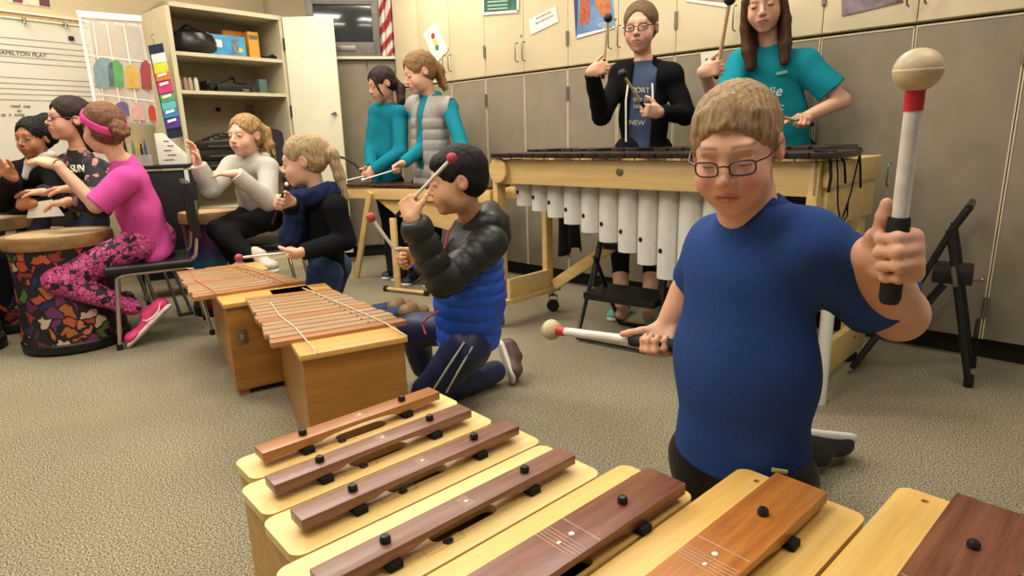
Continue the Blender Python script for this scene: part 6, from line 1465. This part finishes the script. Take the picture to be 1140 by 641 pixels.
# ===== girl in pink
M['snake'] = voro_mat('pink_and_black_leggings', ['#c4417e', '#d0508c', '#b83878', '#cc5590', '#1a0f16', '#c9487f'], 40, '#1a0c14', .045, .7, stretch=(1, 1, 1))
P_ = at(164, 262, 3.27); N_ = at(137, 180, 3.18); SL9, SR9 = at(141, 200, 3.06), at(146, 196, 3.36)
def c9(Q, fr, up): return np.tile(L3('#cc4f98'), (len(Q), 1))
T, hf, fr, up, tp = figure('girl in a bright pink top and pink headband sitting on the chrome-legged chair', V(-1.95, 3.25, 0), (at(115, 144, 3.16), (-.87, .46, .02), (-.05, 0, 1), 1.06), P_, N_, SR9, SL9,
    (at(118, 224, 3.28), at(78, 210, 3.2), (V(0, -1, .2), V(-1, .1, -.05), .86, dict(curl=(.15, .2, .1)))), (at(107, 229, 2.98), at(63, 183, 2.96), (V(.0, 1, .35), V(-.95, .05, .25), .95, dict(curl=(.2, .3, .2), spread=.05))),
    skin='#d4a284', brow='#6a4a34', topcol=c9, off=.01, hem=-.10, hipw=.14, waist=.125, chest=.118, sleeve=.97, sl_r=.012, topfold=.0035, legs=((P_ + V(0, .09, -.03), at(78, 313, 3.28), at(130, 338, 3.42)), (P_ + V(0, -.06, -.03), at(64, 313, 2.98), at(148, 342, 3.10))),
    pant='#c4417e', pantm='snake', legr=(.088, .062, .042), shoes=((on(148, 384, .01), at(186, 346, 3.16), '#d93f74', dict(sole='#e6d6d0', up=(-.75, -.1, .65))), (on(120, 352, .01), at(146, 338, 3.42), '#1d1a1c', dict(sole='#2a2426', up=(-.6, 0, .8)))), eyeo=.3, eyed=.1, neck_open=.036, top_name='shirt')
f = hair_cap(hf, .010, .072, .058); f.add(hf.ell((0, -.118, .0), (.038, .034, .036)), .012)
for i in range(7): a = 2 * PI * i / 7; f.add(hf.ell((.026 * math.cos(a), -.132 + .01 * math.sin(a), .024 * math.sin(a)), (.018, .018, .018)), .006)
tail(f, [hf.p(-.01, -.12, -.03), hf.p(-.02, -.11, -.07)], [.012, .004]); hair_obj(T, hf, f, '#6b4830', .0032, .0012)
g = Field(); g.add(hf.ell((0, -.016, .036), (.0895, .106, .0935))); g.add(hf.ell((0, -.05, -.01), (.070, .060, .055)), .03)
nrm = hf.d(0, .55, .83); c0 = hf.p(0, -.012, .042) ; wd = hf.R @ unit(V(0, -.50, .86))
g.cut(c0 + wd * .017, wd); g.cut(c0 - wd * .017, -wd); mesh_obj('headband', [g.mesh(.0035)], M['cloth'], T, '#e0478f')
MB().tube([at(63, 183, 2.96) + V(.012 * math.cos(a), .024 * math.sin(a), .024 * math.cos(a)) for a in [2 * PI * k / 16 for k in range(16)]], .004, 8, closed=True).build('bracelet', mat('amber_band', '#b8722c', .5), T)
sw = at(186, 346, 3.16); MB().tube([at(158, 356, 3.055), at(164, 357, 3.05), at(171, 353, 3.055), at(177, 345, 3.07), at(178, 337, 3.09)], [.001, .005, .007, .004, .001], 8).build('shoe_stripe', M['white'], T)
# ===== girl in glasses and floral top
M['floralk'] = voro_mat('dark_floral_knit', ['#17151a', '#17151a', '#1d1a20', '#17151a', '#8a5a5e', '#141216', '#3a2a52', '#17151a', '#a87468', '#17151a'], 30, '#141216', .05, .85)
P_ = at(102, 245, 3.607); N_ = at(88, 168, 3.534)
T, hf, fr, up, tp = figure('girl in dark glasses and a black floral top seated behind the floral drum', V(-2.42, 3.56, 0), (at(77, 133, 3.497), (-.62, -.78, .06), (.02, 0, 1), 1.0), P_, N_, at(76, 182, 3.682), at(108, 188, 3.441),
    (at(66, 222, 3.561), at(48, 214, 3.330), (V(0, -1, .3), V(-1, -.1, 0), .86, dict(curl=(.2, .3, .2)))), (at(112, 232, 3.284), at(76, 224, 3.163), (V(0, 1, .2), V(-1, -.15, -.12), .86, dict(curl=(.3, .35, .25)))), skin='#cf9c80', brow='#2e2420',
    top='#17151a', topm='floralk', off=.012, hem=-.06, legs=((P_ + V(-.03, .05, 0), at(60, 280, 3.330), at(62, 345, 3.330)), (P_ + V(.05, -.05, 0), at(85, 285, 3.238), at(92, 345, 3.284))), pant='#20242c', shoes=None, eyeo=.3, eyed=.0, vox=.006, hvox=.0034, top_name='shirt')
f = hair_cap(hf, .013, .070, .058); f.add(hf.ell((0, -.07, -.04), (.07, .06, .08)), .02); tail(f, [hf.p(0, -.08, -.05), hf.p(-.02, -.09, -.14)], [.055, .03]); hair_obj(T, hf, f, '#2a1c1a', .0036, .0012); glasses(hf, T, '#17171a', .0205, .0125, .0024)
x9 = np.cross(up, fr); R9 = np.stack([x9, up, fr], 1); sd9 = unit(V(-.35, -.94, 0)); Rs = np.stack([np.cross(V(0, 0, 1), sd9), V(0, 0, 1), sd9], 1)
text_obj('shirt_print', 'SUN', .055, Rs, at(86, 188, 3.386), M['white'], tp, .002, shear=.1); text_obj('shirt_print', 'C', .045, Rs, at(97, 199, 3.349), M['white'], tp, .002)
# ===== girl in black at the left edge
P_ = at(30, 245, 3.72); N_ = at(40, 180, 3.67)
T, hf, fr, up, tp = figure('girl with black hair puffs in a black hooded top at the left edge', V(-2.8, 3.6, 0), (at(38, 154, 3.63), (-.12, -.99, -.08), (0, 0, 1), .97), P_, N_, at(20, 192, 3.67), at(60, 194, 3.62),
    (at(2, 225, 3.39), at(14, 197, 3.22), (V(.4, .3, .8) * 0 + V(.6, .1, .6), V(-.55, -.2, .75), .88, dict(curl=(.2, .25, .15), spread=.1))), (at(66, 226, 3.48), at(36, 226, 3.3), (V(-.2, .5, .8), V(-1, -.1, 0), .86)), skin='#a8704c', brow='#20150f',
    top='#161518', off=.014, hem=-.06, legs=((P_ + V(-.08, 0, 0), at(5, 285, 3.39), at(8, 350, 3.39)), (P_ + V(.05, 0, 0), at(40, 285, 3.34), at(45, 345, 3.39))), pant='#222128', eyeo=.34, eyed=.1, vox=.006, hvox=.0034, iris='#2a1a12', lip='#9c5a50', blush=.1, neck_open=.036, top_name='hoodie')
f = hair_cap(hf, .010, .074, .056); f.add(hf.ell((-.045, -.07, .105), (.042, .045, .036)), .02); f.add(hf.ell((-.075, -.05, .02), (.035, .045, .06)), .02); hair_obj(T, hf, f, '#120f10', .0036, .0022, (1, 1, 1), 420)
f = Field(); f.add(cap(N_ + V(.03, -.06, .0), N_ + V(.13, -.05, .03), .034, .03)); f.add(cap(N_ + V(.02, -.07, -.01), N_ + V(-.01, -.085, -.08), .03, .02), .02); mesh_obj('collar', [f.mesh(.006)], M['cloth'], tp, '#cfc9bf')
MB().hexa([at(*p, 3.3) for p in ((33, 236), (66, 232), (72, 240), (30, 243))], [at(*p, 3.302) for p in ((33, 226), (58, 222), (66, 239), (30, 241))]).build('sheet', M['white'], tag(thing('paper_sheet', 'dummy', 'paper', at(50, 240, 3.3)), 'white sheet of paper lying behind the floral drum head', 'paper'))
# ------------------------------------------------------------ turn the whole room so its cupboard wall runs along an axis
_RZ = Matrix.Rotation(math.radians(45), 4, 'Z')
for me in set(o.data for o in bpy.data.objects if o.type == 'MESH'): me.transform(_RZ)
for o in list(bpy.data.objects):
    if '_o' in o: del o['_o']
    if o.type in ('MESH', 'EMPTY'): o.location = _RZ @ o.location
    elif o.parent is None: o.matrix_world = _RZ @ o.matrix_basis
